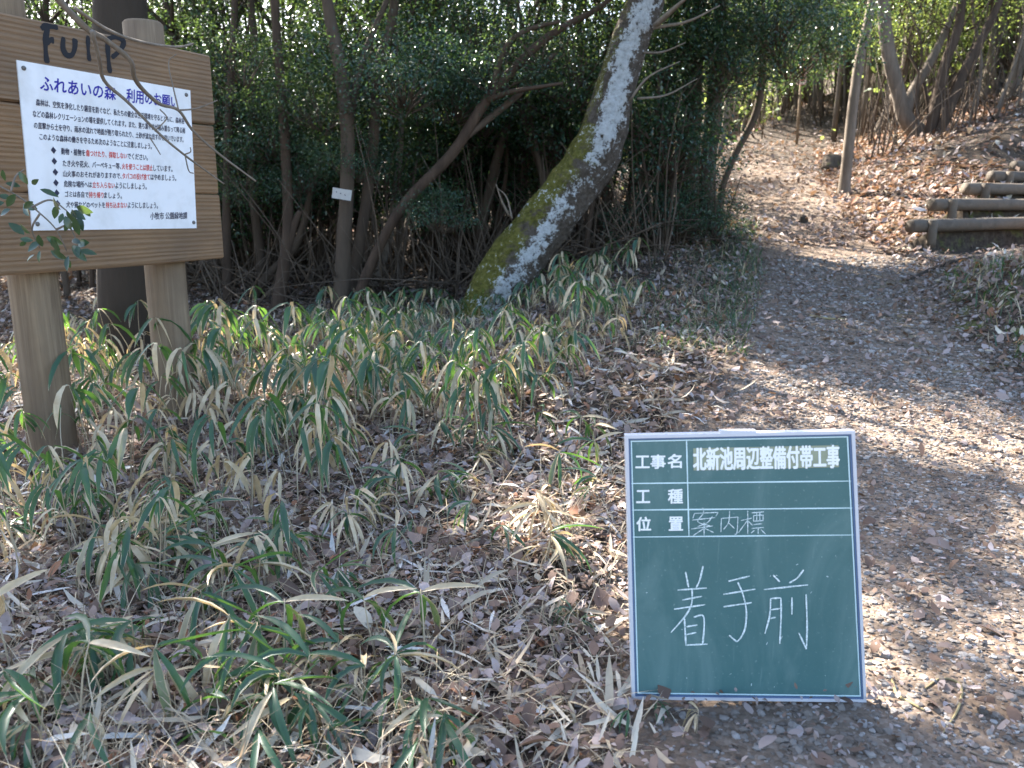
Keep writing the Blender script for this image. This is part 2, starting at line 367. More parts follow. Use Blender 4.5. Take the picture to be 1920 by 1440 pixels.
def mat_birch():
    k = NT('mossy_lichen_bark'); along, ang, c_, a = k.attr(); co = k.coord()
    n = k.noise(6.5, 8, .72, co, .4); n2 = k.noise(26, 6, .7, co); n3 = k.noise(3, 4, .6, co)
    bark = k.ramp(n2, [(.3, (.05, .04, .03)), (.7, (.17, .14, .115))])
    moss = k.ramp(n2, [(.3, (.055, .056, .014)), (.5, (.14, .134, .03)), (.75, (.27, .24, .075))])
    lich = k.ramp(n2, [(.28, (.26, .27, .265)), (.5, (.50, .525, .535)), (.75, (.66, .69, .71))])
    mf = k.math('ADD', c_, k.math('MULTIPLY', k.math('SUBTRACT', n, .5), 1.8)); col = k.mix(k.ramp(mf, [(.31, 0), (.46, 1)]), bark, moss)
    lf = k.math('ADD', k.math('MULTIPLY', ang, .95), k.math('MULTIPLY', k.math('SUBTRACT', n, .5), 2.6)); lf = k.math('ADD', lf, k.math('MULTIPLY', k.math('SUBTRACT', n2, .5), 2.2)); lf = k.math('ADD', lf, k.math('MULTIPLY', k.math('SUBTRACT', k.noise(75, 3), .5), 1.2))
    col = k.mix(k.ramp(lf, [(.36, 0), (.63, 1)]), col, lich)
    k.base(col, .9, .15); k.bump(k.math('ADD', n, k.math('ADD', n2, k.math('MULTIPLY', k.noise(70, 4, .65), .5))), 1.0, .05); return k.m
M_BIRCH = mat_birch()

# ------------------------------------------------------------------ ground and path: one sheet, split where the gravel begins
def axis_pts(lo, hi, fine, a, b, grow):
    p = list(np.arange(a, b + 1e-6, fine)); s = fine
    while p[-1] < hi: s *= grow; p.append(p[-1] + s)
    s = fine; q = [a]
    while q[-1] > lo: s *= grow; q.append(q[-1] - s)
    return np.array(q[::-1][:-1] + p)
gx = axis_pts(-150, 150, .045, -3.2, 6.2, 1.12); gy = axis_pts(-60, 200, .045, 1.0, 10.5, 1.1)
X, Y = np.meshgrid(gx, gy); Z = height(X, Y)
pw = sstep((X - xl(Y) + .35) / .7) * sstep((xr(Y) - X + .35) / .7) * sstep((24 - Y) / 3)
q_ = (X - STEP_O[0]) * STEP_N[0] + (Y - STEP_O[1]) * STEP_N[1]; r_ = (X - STEP_O[0]) * STEP_D[0] + (Y - STEP_O[1]) * STEP_D[1]
bare = sstep((r_ + .4) / .5) * sstep((q_ + 1.1) / .4) * sstep((-.15 - q_) / .2) * .85
moss = np.clip(np.exp(-(((X - 3.3) / .8) ** 2 + ((Y - 5.3) / 1.3) ** 2)) * 1.1 + .6 * sstep((r_ - .1) / .3) * sstep((q_ + .3) / .2) * sstep((1 - q_) / .5), 0, 1)
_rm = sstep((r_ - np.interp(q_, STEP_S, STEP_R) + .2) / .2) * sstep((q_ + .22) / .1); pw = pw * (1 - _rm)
col = np.stack([pw, bare, moss, _rm * sstep((q_ + .2) / .1) * sstep((2.5 - q_) / .3)], -1).reshape(-1, 4)  # last channel darkens the step soil, painting in the shade of the risers
V = np.stack([X, Y, Z], -1).reshape(-1, 3); nx = len(gx); ny = len(gy)
ii = (np.arange(ny - 1)[:, None] * nx + np.arange(nx - 1)[None]); Q = np.stack([ii, ii + 1, ii + nx + 1, ii + nx], -1).reshape(-1, 4)
qp = (pw.reshape(-1)[Q].mean(1) > .5)
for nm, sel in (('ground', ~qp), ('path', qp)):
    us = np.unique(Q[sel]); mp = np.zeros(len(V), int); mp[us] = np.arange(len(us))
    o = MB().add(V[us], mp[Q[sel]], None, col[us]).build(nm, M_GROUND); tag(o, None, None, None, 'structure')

# ------------------------------------------------------------------ notice board on two posts
az = math.radians(25); SD = np.array([math.sin(az), math.cos(az), 0]); SN = np.array([SD[1], -SD[0], 0]); SP = at(406, 300, 4.0)
UZ = np.array([0, 0, 1.0])
def sgn(u, z, off=0.0): return np.array([SP[0], SP[1], 0]) + SD * u + UZ * z + SN * off
SM = lambda: (np.array([SP[0], SP[1], 0]), np.stack([SD, -SN, UZ], 1))   # local x along, y behind, z up
root = empty('notice_board', (SP[0] - SD[0] * .67, SP[1] - SD[1] * .67, 0)); 
tag(root, 'wooden notice board of three brown planks on two round posts with a white panel', 'notice board')
def toroot(o):
    o.matrix_parent_inverse = Matrix.Translation(-Vector(root.location)); return o
def frame_obj(mb, name, mats, parent, smooth=False):
    """mesh whose local axes are the board's own (x along, z up), placed in the world"""
    o = mb.build(name, mats, parent, smooth)
    return o
BM = Matrix(((SD[0], -SN[0], 0, SP[0]), (SD[1], -SN[1], 0, SP[1]), (0, 0, 1, 0), (0, 0, 0, 1)))
def place(o, parent_root):
    o.parent = parent_root; o.matrix_parent_inverse = Matrix.Translation(-Vector(parent_root.location)); o.matrix_basis = BM; return o
def place_child(o, parent):          # child of an already placed part: same axes
    o.parent = parent; o.matrix_parent_inverse = Matrix.Identity(4); o.matrix_basis = Matrix.Identity(4); return o
LEFT = -1.335
mb = MB()
for z0, z1, dl in ((.787, 1.087, 0), (1.091, 1.400, -.004), (1.405, 1.709, .006)):
    ch = .008; x0, x1 = LEFT + dl, dl
    prof = [(-.0, z0 + ch), (0.0, z1 - ch), (ch, z1), (.045 - ch, z1), (.045, z1 - ch), (.045, z0 + ch), (.045 - ch, z0), (ch, z0)]
    n = 25; V = []
    for x in np.linspace(x0, x1, n): V += [(x, y, z + .002 * math.sin(x * 5 + z * 9)) for y, z in prof]
    V = np.array(V); k = 8; i = np.arange(n - 1)[:, None] * k; j = np.arange(k)[None]; j2 = (j + 1) % k
    q = np.stack([i + j, i + j2, i + k + j2, i + k + j], -1).reshape(-1, 4)
    caps = [[0, 1, 2, 7], [2, 3, 6, 7], [3, 4, 5, 6]]; e = (n - 1) * k
    caps = caps + [[e + b for b in reversed(c)] for c in caps]
    mb.add(V, np.vstack([q, caps]), None, [random.random(), 0, 0, 0])
board = place(mb.build('board', M_PLANK, None, False), root)
for (bx_, by_), (tx_, ty_) in (((62, 522), (20, -40)), ((310, 510), (272, 42))):
    u = float((on_plane(bx_, by_, SP - SN * .133, SN) - SP) @ SD); top = float(on_plane(tx_, ty_, SP - SN * .133, SN)[2])
    mb = MB(); p = sgn(u, 0, -.045 - .088)
    g = hz(p[0], p[1]) - .3
    tube(mb, [(u, .133, z_) for z_ in np.linspace(g, top - .01, 12)] + [(u, .133, top)], list(np.linspace(.092, .084, 12)) + [.074], 28, 13, .014, [random.random(), 0, 0, 0])
    place(mb.build('post', M_POST), root)
def px_sign(px, py, off=0):
    P = on_plane(px, py, SP + SN * off, SN); d = P - SP; return np.array([d @ SD, P[2]])
# the white sheet
PN = [np.array(p) for p in ((-.945, 1.552), (-.134, 1.541), (-.162, .935), (-.965, .948))]
mb = MB()
f = -.006
for_v = [(p[0], f, p[1]) for p in PN] + [(p[0], -.0005, p[1]) for p in PN]
mb.add(for_v, [[3, 2, 1, 0], [0, 1, 5, 4], [1, 2, 6, 5], [2, 3, 7, 6], [3, 0, 4, 7]])
panel = place(mb.build('notice_panel', M_PANEL, None, False), root)
for px, py in ((42, 128), (347, 178), (361, 417), (68, 420)):
    p = px_sign(px, py); mb = MB(); tube(mb, [(p[0], -.0062, p[1]), (p[0], -.010, p[1]), (p[0], -.013, p[1])], [.0085, .0085, .005], 12, 4); place_child(mb.build('screw', M_METAL), panel)

def text_mesh(body, offset=0.0, bold=False):
    c = bpy.data.curves.new('tmp', 'FONT'); c.body = body; c.offset = offset; c.resolution_u = 2
    o = bpy.data.objects.new('tmp', c); sc.collection.objects.link(o); bpy.context.view_layer.update()
    me = bpy.data.meshes.new_from_object(o.evaluated_get(bpy.context.evaluated_depsgraph_get()))
    bpy.data.objects.remove(o); bpy.data.curves.remove(c); return me
def text_on(body, quad, name, m, parent, placer, bold=.0, lift=-.0072):
    """quad = local (x,z) of bottom-left, bottom-right, top-right, top-left"""
    me = text_mesh(body); n = len(me.vertices); v = np.zeros(n * 3, np.float32); me.vertices.foreach_get('co', v); v = v.reshape(-1, 3)
    lo, hi = v.min(0), v.max(0); a = (v[:, 0] - lo[0]) / (hi[0] - lo[0]); b = (v[:, 1] - lo[1]) / (hi[1] - lo[1])
    q = [np.array(p) for p in quad]; P = ((q[0] * (1 - a)[:, None] + q[1] * a[:, None]) * (1 - b)[:, None] + (q[3] * (1 - a)[:, None] + q[2] * a[:, None]) * b[:, None])
    h = abs(q[3][1] - q[0][1]); fc = [list(p.vertices) for p in me.polygons]; sh_ = [(0, 0)] + ([(bold * h * math.cos(t), bold * h * math.sin(t)) for t in np.arange(6) * math.pi / 3] if bold else [])
    V_ = []; F_ = []
    for i, (dx, dz) in enumerate(sh_):
        F_ += [[a_ + i * n for a_ in f] for f in fc]; V_.append(np.stack([P[:, 0] + dx, np.full(n, lift - 1e-5 * i), P[:, 1] + dz], -1))
    me = bpy.data.meshes.new(name); me.from_pydata(np.concatenate(V_).tolist(), [], F_); me.materials.append(m); me.update()
    o = link(name, me); return placer(o, parent)
def zq(x0, y0, x1, y1, hpx0, hpx1, Z=(20, 120, 4.5)):
    """text quad from zoom pixels: left-centre, right-centre and heights"""
    g = lambda x, y: px_sign(Z[0] + x / Z[2], Z[1] + y / Z[2])
    return [g(x0, y0 + hpx0 / 2), g(x1, y1 + hpx1 / 2), g(x1, y1 - hpx1 / 2), g(x0, y0 - hpx0 / 2)]
def sub(q, a, b):
    q = [np.array(p) for p in q]; f = lambda p0, p1, t: p0 * (1 - t) + p1 * t
    return [f(q[0], q[1], a), f(q[0], q[1], b), f(q[3], q[2], b), f(q[3], q[2], a)]
tq = zq(240, 160, 1400, 325, 130, 105)
text_on('ふれあいの森', sub(tq, 0, .505), 'title_lettering', M_BLUE, panel, place_child, .02); text_on('利用のお願い', sub(tq, .585, 1), 'title_lettering', M_BLUE, panel, place_child, .02)
for t, q in (('森林は、空気を浄化したり騒音を防ぐなど、私たちの健全な生活環境を守るとともに、森林浴', zq(203, 322, 1455, 482, 58, 50)),
             ('などの森林レクリエーションの場を提供してくれます。また、落ち葉や枝が積み重なって降る雨', zq(176, 418, 1462, 562, 58, 50)),
             ('の直撃から土を守り、雨水の流れで地面が削り取られたり、土砂が流れ出すのを防いでいます。', zq(186, 516, 1448, 638, 56, 50)),
             ('このような森林の働きを守るため次のようなことに注意しましょう。', zq(233, 612, 1180, 695, 56, 52)),
             ('小牧市 公園緑地課', zq(1168, 1282, 1480, 1278, 60, 58))):
    text_on(t, q, 'body_lettering', M_INK, panel, place_child, .018)
for parts, q in (((('動物・植物を', 0), ('傷つけたり、採取しない', 1), ('でください。', 0)), zq(413, 735, 1150, 790, 56, 50)),
                 ((('たき火や花火、バーベキュー等、', 0), ('火を使うことは禁止', 1), ('しています。', 0)), zq(425, 836, 1358, 886, 56, 50)),
                 ((('山火事のおそれがありますので、', 0), ('タバコの投げ捨て', 1), ('はやめましょう。', 0)), zq(428, 925, 1390, 962, 54, 50)),
                 ((('危険な場所へは', 0), ('立ち入らない', 1), ('ようにしましょう。', 0)), zq(437, 1010, 1140, 1034, 54, 50)),
                 ((('ゴミは各自で', 0), ('持ち帰り', 1), ('ましょう。', 0)), zq(446, 1096, 930, 1112, 52, 50)),
                 ((('犬や猫などのペットを', 0), ('持ち込まない', 1), ('ようにしましょう。', 0)), zq(455, 1186, 1235, 1194, 52, 50))):
    n = sum(len(t) for t, r in parts); c = 0
    for t, r in parts:
        text_on(t, sub(q, c / n + .004, (c + len(t)) / n - .004), 'bullet_lettering', M_RED if r else M_INK, panel, place_child, .018); c += len(t)
for x, y in ((351, 728), (358, 820), (367, 912), (372, 1002), (379, 1088), (386, 1176)):
    p = px_sign(20 + x / 4.5, 120 + y / 4.5); h = .0135; mb = MB(); mb.add([(p[0] - h * .85, -.0072, p[1]), (p[0], -.0072, p[1] - h), (p[0] + h * .85, -.0072, p[1]), (p[0], -.0072, p[1] + h)], [[0, 1, 2, 3]]); place_child(mb.build('bullet_mark', M_INK), panel)
def stroke(mb, P, wd, y, thick=.0008):
    """raised ribbon along local (x,z) points"""
    P = np.array(P, float); n = max(2, (len(P) - 1) * 6 + 1); C = catmull(np.c_[P, np.zeros(len(P))], n)[:, :2] if len(P) > 2 else np.linspace(P[0], P[1], n)
    T = norm(np.gradient(C, axis=0)); S = np.stack([-T[:, 1], T[:, 0]], -1); ww = wd * (1 + .18 * np.sin(np.linspace(0, 9, n) + R.uniform(0, 6)))[:, None] * .5
    ww[0] *= .7; ww[-1] *= .6
    A, B = C + S * ww, C - S * ww
    V = np.concatenate([np.c_[A[:, 0], np.full(n, y), A[:, 1]], np.c_[B[:, 0], np.full(n, y), B[:, 1]]]); i = np.arange(n - 1)
    mb.add(V, np.stack([i, i + 1, n + i + 1, n + i], -1))
mb = MB(); G = lambda pts: [px_sign(x / 2.769, y / 2.769) for x, y in pts]
for i, s in enumerate(([(248, 140), (236, 200), (236, 260), (243, 328)], [(212, 150), (240, 136), (300, 143)], [(236, 222), (262, 208), (280, 212)], [(328, 192), (326, 250), (345, 285), (372, 285), (386, 250), (388, 200)],
          [(455, 185), (456, 250), (463, 318)], [(556, 215), (560, 290), (569, 380)], [(552, 205), (600, 192), (640, 215), (622, 260), (578, 300)])):
    stroke(mb, G(s), .021 if i not in (4,) else .017, -.0012 - .0002 * i)
place_child(mb.build('graffiti', M_SPRAY), board)

# ------------------------------------------------------------------ green chalkboard leaning back on its strut
zb, zt = 1.583, 1.612
c4 = {k: at(p[0], p[1], d) for k, p, d in (('BL', (1187, 1310), zb), ('BR', (1622, 1315), zb), ('TL', (1172, 815), zt), ('TR', (1601, 809), zt))}
bx = norm(c4['BR'] - c4['BL'] + c4['TR'] - c4['TL']); up = (c4['TL'] + c4['TR'] - c4['BL'] - c4['BR']); up = norm(up - bx * np.dot(up, bx)); bn = np.cross(bx, up)  # faces the camera
org = (c4['BL'] + c4['BR']) / 2
if bn[1] > 0: bn = -bn
CM = Matrix(((bx[0], -bn[0], up[0], 0), (bx[1], -bn[1], up[1], 0), (bx[2], -bn[2], up[2], 0), (0, 0, 0, 1)))
gz = hz(org[0], org[1])
chalk = empty('chalkboard', tuple(org)); tag(chalk, 'green construction chalkboard with white chalk writing standing on the ground by the path', 'chalkboard')
def cplace(o, parent):
    if parent is chalk: o.parent = parent; o.matrix_parent_inverse = Matrix.Identity(4); o.matrix_basis = CM
    else: o.parent = parent; o.matrix_basis = Matrix.Identity(4)
    return o
def cpx(px, py):
    P = on_plane(px, py, org, bn) - org; return np.array([P @ bx, P @ up])
CZ = lambda x, y: cpx(1140 + x / 2.571, 780 + y / 2.571)
def quad_local(pts, y, mb, y2=None):
    V = [(p[0], y, p[1]) for p in pts]; mb.add(V, [[0, 1, 2, 3]])
oc = [CZ(82, 92), CZ(1187, 70), CZ(1243, 1376), CZ(115, 1362)]       # outer corners TL TR BR BL
ctr = sum(oc) / 4
def inset(d): return [p + np.array([d if p[0] < ctr[0] else -d, -d if p[1] > ctr[1] else d]) for p in oc]
mb = MB(); a = inset(.004); V = [(p[0], 0, p[1]) for p in a] + [(p[0], .012, p[1]) for p in a]
mb.add(V, [[3, 2, 1, 0], [4, 5, 6, 7], [0, 1, 5, 4], [1, 2, 6, 5], [2, 3, 7, 6], [3, 0, 4, 7]]); face = cplace(mb.build('board_face', M_BOARD, None, False), chalk)
def rim(mb, o_, i_, y0, y1):
    V = [(p[0], y0, p[1]) for p in o_] + [(p[0], y0, p[1]) for p in i_] + [(p[0], y1, p[1]) for p in o_] + [(p[0], y1, p[1]) for p in i_]
    q = []
    for k in range(4):
        l = (k + 1) % 4; q += [[k, k + 4, l + 4, l], [k, l, l + 8, k + 8], [k + 4, k + 12, l + 12, l + 4], [k + 8, l + 8, l + 12, k + 12]]
    mb.add(V, q)
mb = MB(); rim(mb, oc, inset(.0065), -.004, .016); cplace(mb.build('frame', M_ALU, None, False), chalk)
mb = MB(); rim(mb, inset(.0065), inset(.0105), -.0025, .002); cplace(mb.build('frame_groove', M_GROOVE, None, False), chalk)
mb = MB(); rim(mb, inset(.0118), inset(.0142), -.0006, .001)
for p0, p1 in (((378, 113), (390, 579)), ((110, 325), (1172, 313)), ((113, 453), (1178, 443)), ((116, 583), (1184, 573))): stroke(mb, [CZ(*p0), CZ(*p1)], .0026, -.0007 if p0[0] < 300 else -.0009)
cplace(mb.build('ruled_lines', M_LINE, None, False), face)
CQ = lambda x0, y0, x1, y1: [CZ(x0, y1), CZ(x1, y1 - (x1 - x0) * .012), CZ(x1, y0 - (x1 - x0) * .012), CZ(x0, y0)]
for t, b in (('工', (133, 192, 199, 250)), ('事', (206, 187, 276, 253)), ('名', (288, 184, 354, 250)), ('工', (137, 358, 201, 418)), ('種', (290, 353, 359, 421)), ('位', (138, 487, 206, 553)), ('置', (294, 486, 360, 551))):
    text_on(t, CQ(*b), 'printed_lettering', M_WHITE, face, cplace, .03, -.0009)
mb = MB(); quad_local([CZ(412, 262), CZ(1113, 246), CZ(1110, 140), CZ(410, 155)], -.0010, mb); st = cplace(mb.build('title_sticker', M_STICK, None, False), face)
text_on('北新池周辺整備付帯工事', [CZ(412, 262), CZ(1114, 248), CZ(1112, 140), CZ(410, 153)], 'sticker_lettering', M_WHITE, st, cplace, .028, -.0014)
mb = MB(); yy = -.0012
big = ([(373, 750), (388, 825)], [(458, 722), (442, 788), (424, 828)], [(335, 838), (476, 828)], [(357, 886), (452, 868)], [(318, 930), (468, 908)], [(405, 835), (402, 905), (370, 965), (303, 1042)],
       [(368, 975), (375, 1105)], [(412, 968), (458, 962), (462, 1030), (455, 1098)], [(376, 1014), (430, 1006)], [(378, 1052), (425, 1042)], [(372, 1103), (480, 1098)],
       [(580, 795), (682, 770)], [(555, 858), (710, 833)], [(555, 918), (693, 898)], [(625, 800), (650, 860), (666, 940), (660, 1020), (640, 1065), (620, 1087)], [(620, 1087), (583, 1055)],
       [(795, 765), (827, 798)], [(942, 740), (910, 780), (872, 803)], [(750, 835), (963, 812)], [(783, 878), (778, 960), (755, 1048)], [(783, 878), (832, 875)], [(832, 875), (833, 960), (827, 1095)], [(785, 932), (828, 926)], [(782, 974), (808, 968)],
       [(885, 872), (885, 955)], [(953, 858), (958, 1000), (955, 1122)], [(955, 1122), (918, 1043)])
small = ([(455, 440), (460, 462)], [(416, 468), (408, 492)], [(416, 468), (530, 463)], [(530, 463), (518, 482)], [(458, 470), (432, 508), (490, 528)], [(502, 482), (478, 512), (430, 532)], [(405, 500), (515, 488)], [(400, 543), (505, 528)], [(462, 512), (462, 578)], [(458, 542), (410, 574)], [(466, 540), (508, 560)],
         [(545, 490), (543, 558)], [(545, 492), (625, 485)], [(625, 485), (620, 560), (608, 568)], [(585, 455), (580, 510), (555, 545)], [(582, 515), (608, 540)],
         [(640, 502), (692, 490)], [(672, 455), (672, 568)], [(670, 502), (626, 562)], [(675, 505), (695, 525)], [(690, 465), (750, 460)], [(700, 478), (700, 505)], [(700, 478), (746, 475)], [(746, 475), (746, 502)], [(700, 505), (746, 502)], [(715, 462), (715, 503)], [(730, 462), (730, 503)], [(700, 521), (740, 517)], [(690, 540), (750, 535)], [(722, 537), (722, 566)], [(705, 548), (688, 562)], [(735, 545), (757, 566)])
i = 0
for lst, cuts, wd in ((big, (11, 16, 27), .0034), (small, (11, 16, 32), .0018)):
    k0 = 0
    for k1 in cuts:
        m2 = MB()
        for s in lst[k0:k1]: stroke(m2, [CZ(*p) for p in s], wd, yy - .00003 * i); i += 1
        cplace(m2.build('chalk_character', M_CHALK, None, False), face); k0 = k1
for i in range(16):
    x, y = R.uniform(160, 1180), R.uniform(640, 1320); a = R.uniform(0, 6.3); l = R.uniform(3, 14); stroke(mb, [CZ(x, y), CZ(x + l * math.cos(a), y + l * math.sin(a))], R.uniform(.0006, .0018), yy - .001)
cplace(mb.build('chalk_smudge', M_CHALK, None, False), face)
mb = MB(); p0, p1 = CZ(540, 82), CZ(712, 80); box(mb, (p0[0], -.003, p0[1] - .001), (p1[0], .012, p0[1] + .0055)); cplace(mb.build('carry_handle', M_ALU, None, False), chalk)
# strut behind
M3 = np.stack([bx, -bn, up], 1); 
for sx in (-.08, .08):
    top = org + bx * sx + up * .40 - bn * .014; foot = org + bx * sx * 1.2 + np.array([0, .30, 0]); foot[2] = hz(foot[0], foot[1]) - .02
    mb = MB(); tube(mb, [top - org, foot - org], [.007, .007], 8, 2); o = mb.build('strut', M_ALU, chalk)

# ------------------------------------------------------------------ crown meshes shared by the trees
def crown_mesh(name, mats, nclump, nleaf, ll, lw, rad=(1, 1, .7), clump=.24, seed=1):
    g = np.random.default_rng(seed); mb = MB(); C = []
    while len(C) < nclump:
        p = g.uniform(-1, 1, 3)
        if .12 < np.linalg.norm(p) < 1 and g.random() < .35 + .65 * np.linalg.norm(p): C.append(p * rad)
    C = np.array(C)
    for c in C:
        st = np.array([c[0] * .15, c[1] * .15, -rad[2] * .75 + .3 * c[2]]); mid = st * .45 + c * .55 + g.normal(0, .07, 3)
        tube(mb, [st, mid, c], [.012, .008, .003], 4, 6, m=1, c=[g.random(), 0, 0, g.random()])
    n = nleaf; k = g.integers(0, nclump, n); off = g.normal(0, 1, (n, 3)) * [1, 1, .55] * clump * (.6 + .8 * g.random((nclump, 1))[k])
    P = C[k] + off; D = norm(norm(off + C[k] * .3) * .8 + g.normal(0, .6, (n, 3)) + [0, 0, -.25]); N = norm(g.normal(0, .55, (n, 3)) + [0, 0, 1.0])
    tone = g.random(nclump)[k]; tint = np.stack([np.clip(tone * .55 + g.random(n) * .45, 0, 1), g.random(n)], -1)
    rhombs(mb, P, D, N, ll * g.uniform(.7, 1.25, n), lw * g.uniform(.75, 1.2, n), tint=tint)
    return mb.mesh(name, mats)
CR = [crown_mesh('crown_leaves', [M_LEAF, M_BARK], 26, 2500, .062, .0155, seed=s) for s in (1, 2, 3)]
CRD = [crown_mesh('dark_crown_leaves', [M_LEAFD, M_BARK], 30, 3200, .065, .016, seed=s) for s in (4, 5)]
CRY = [crown_mesh('light_crown_leaves', [M_LEAFY, M_BARK], 20, 1500, .06, .016, clump=.3, seed=s) for s in (6, 7)]
CRO = [crown_mesh('overhead_crown_leaves', [M_LEAF, M_BARK], 12, 1150, .11, .036, rad=(1, 1, .6), clump=.15, seed=s) for s in (8, 9)]
CRF = [crown_mesh('thin_crown_leaves', [M_LEAF, M_BARK], 16, 1100, .062, .0155, clump=.3, seed=s) for s in (10, 11)]

_m = MB()
for i in range(5):
    a = R.uniform(0, 6.28); tube(_m, [(.03 * math.cos(a), .03 * math.sin(a), -.1), (.15 * math.cos(a), .15 * math.sin(a), .6), (.3 * math.cos(a), .3 * math.sin(a), 1.3)], [.016, .012, .005], 5, 8, .05)
SHR = _m.mesh('trunk', M_BARK)
CLEAR = ((1.35, 1.8, 0.35), (2.0, 3.6, .45), (3.1, 10.2, .75), (.18, 2.5, .02), (1.75, 2.35, .12))    # openings in the canopy: where the sun reaches the floor
def opening(P, s):
    if P[2] < 2.6: return False
    t = (P[2] - .15) / SUN.z; x, y = P[0] - SUN.x * t, P[1] - SUN.y * t
    if P[1] > 9: t = (P[2] - 1.1) / SUN.z; x2, y2 = P[0] - SUN.x * t, P[1] - SUN.y * t
    else: x2, y2 = x, y
    return any(math.hypot(x - a, y - b_) < r + .45 * s or (b_ > 8 and math.hypot(x2 - a, y2 - b_) < r + .45 * s) for a, b_, r in CLEAR)
def put_crown(root, me, P, s, sz=None):
    if opening(P, s): return None
    o = link('crown', me, root); o.location = Vector(P) - root.location; o.rotation_euler = (R.uniform(-.2, .2), R.uniform(-.2, .2), R.uniform(0, 6.28)); o.scale = (s, s, sz or s * R.uniform(.75, 1.05)); return o
def tree(name, label, stems, barkm, crowns, cat='tree', group=None, rough=.05, k=9):
    """stems: list of (world points, radii); crowns: (mesh, world point, scale)"""
    b = np.array(stems[0][0][0], float); root = empty(name, tuple(b)); tag(root, label, cat, group)
    mb = MB()
    for pts, rad in stems: tube(mb, np.array(pts) - b, rad, k, (len(pts) - 1) * 5 + 1, rough)
    t = mb.build('trunk', barkm, root)
    for me, P, s in crowns: put_crown(root, me, P, s)
    return root
def px_stem(pts, d, wpx, ext=None, d1=None, sink=.12):
    """photograph polyline base->top at depth d (top depth d1), radius from pixel widths; continued up to height ext"""
    n = len(pts); d1 = d if d1 is None else d1
    P = [at(x, y, d + (d1 - d) * i / max(1, n - 1)) for i, (x, y) in enumerate(pts)]
    rad = [w * .5 * d / FPX for w in np.interp(np.linspace(0, 1, n), np.linspace(0, 1, len(wpx)), wpx)]
    g = hz(P[0][0], P[0][1])
    if sink is not None:
        if P[0][2] > g - .05: P.insert(0, np.array([P[0][0] - (P[1][0] - P[0][0]) * .05, P[0][1], g - sink])); rad.insert(0, rad[0] * 1.25)
    if ext and P[-1][2] < ext:
        v = P[-1] - P[-2]; v = v / max(.3, v[2]); 
        if abs(v[0]) > .5: v[0] *= .5 / abs(v[0])
        e = P[-1] + v * (ext - P[-1][2]) + np.array([R.uniform(-.15, .15), R.uniform(-.2, .2), 0]); P.append((P[-1] + e) / 2 + R.normal(0, .06, 3)); rad.append(rad[-1] * .8); P.append(e); rad.append(rad[-1] * .5)
    return P, rad

# ------------------------------------------------------------------ the leaning tree
cl = [(905, 650, 120), (914, 600, 114), (944, 530, 106), (1003, 443, 95), (1067, 357, 88), (1123, 270, 87), (1152, 180, 70), (1176, 90, 64), (1207, 8, 62), (1228, -60, 60), (1250, -180, 54), (1275, -330, 46)]
LD = 6.45
P = np.array([at(x, y, LD) for x, y, w_ in cl]); rad = np.array([w_ * .5 * LD / FPX for x, y, w_ in cl])
P[0][2] = hz(P[0][0], P[0][1]) - .15
n, k = 150, 48; C = catmull(P, n); rr = np.interp(np.linspace(0, 1, n), np.linspace(0, 1, len(rad)), rad)
b0 = C[0].copy(); mb = MB(); V = []; CC = []
T = norm(np.gradient(C, axis=0)); ang = np.arange(k) * 2 * math.pi / k
for i in range(n):
    Xa = norm(np.cross([0, 1, 0], T[i])); Ya = np.cross(T[i], Xa)      # Xa to the right in view, Ya away
    if Xa[0] < 0: Xa = -Xa
    t = i / (n - 1)
    bumpy = 1 + .05 * np.sin(3 * ang + t * 20) + .04 * np.sin(5 * ang - t * 41 + 1) + .03 * np.sin(9 * ang + t * 63) + .02 * np.sin(t * 90 + 2 * ang)
    bumpy = bumpy + .16 * np.exp(-((t - .40) / .035) ** 2) * np.exp(-((np.angle(np.exp(1j * (ang + .35)))) / .45) ** 2)
    r = rr[i] * bumpy * (1 + R.normal(0, .012, k)) * (1 + .30 * math.exp(-t / .035) * (1 + .5 * np.sin(4 * ang + 1)))
    V.append(C[i] + (np.cos(ang) * r)[:, None] * Xa - (np.sin(ang) * r)[:, None] * np.array([0, 1.0, 0]) * .92)
    ca, fr = np.cos(ang), np.sin(ang)                                    # fr>0 faces the camera
    up_t = sstep((t - .40) / .1)
    lich = np.exp(-((ca - (.12 + .05 * math.sin(t * 30)) + .1 * up_t) / (.36 + .16 * up_t)) ** 2) * (fr > -.2) * (.72 + .32 * up_t) + .05
    lich *= 1 - .55 * math.exp(-((t - .405) / .045) ** 2); lich *= sstep((t - .045) / .07)
    ms = .33 + .34 * (-ca) + .25 * sstep((.22 - t) / .2) - .25 * up_t
    CC.append(np.stack([np.full(k, t), lich, ms, np.full(k, 1.0)], -1))
V = np.concatenate(V); CC = np.concatenate(CC)
i = np.arange(n - 1)[:, None] * k; j = np.arange(k)[None]; j2 = (j + 1) % k
mb.add(V - b0, np.stack([i + j, i + k + j, i + k + j2, i + j2], -1).reshape(-1, 4), None, CC)
lt = empty('leaning_tree', tuple(b0)); tag(lt, 'thick leaning tree trunk patched with white lichen and yellow green moss', 'tree')
trunk = mb.build('trunk', M_BIRCH, lt)
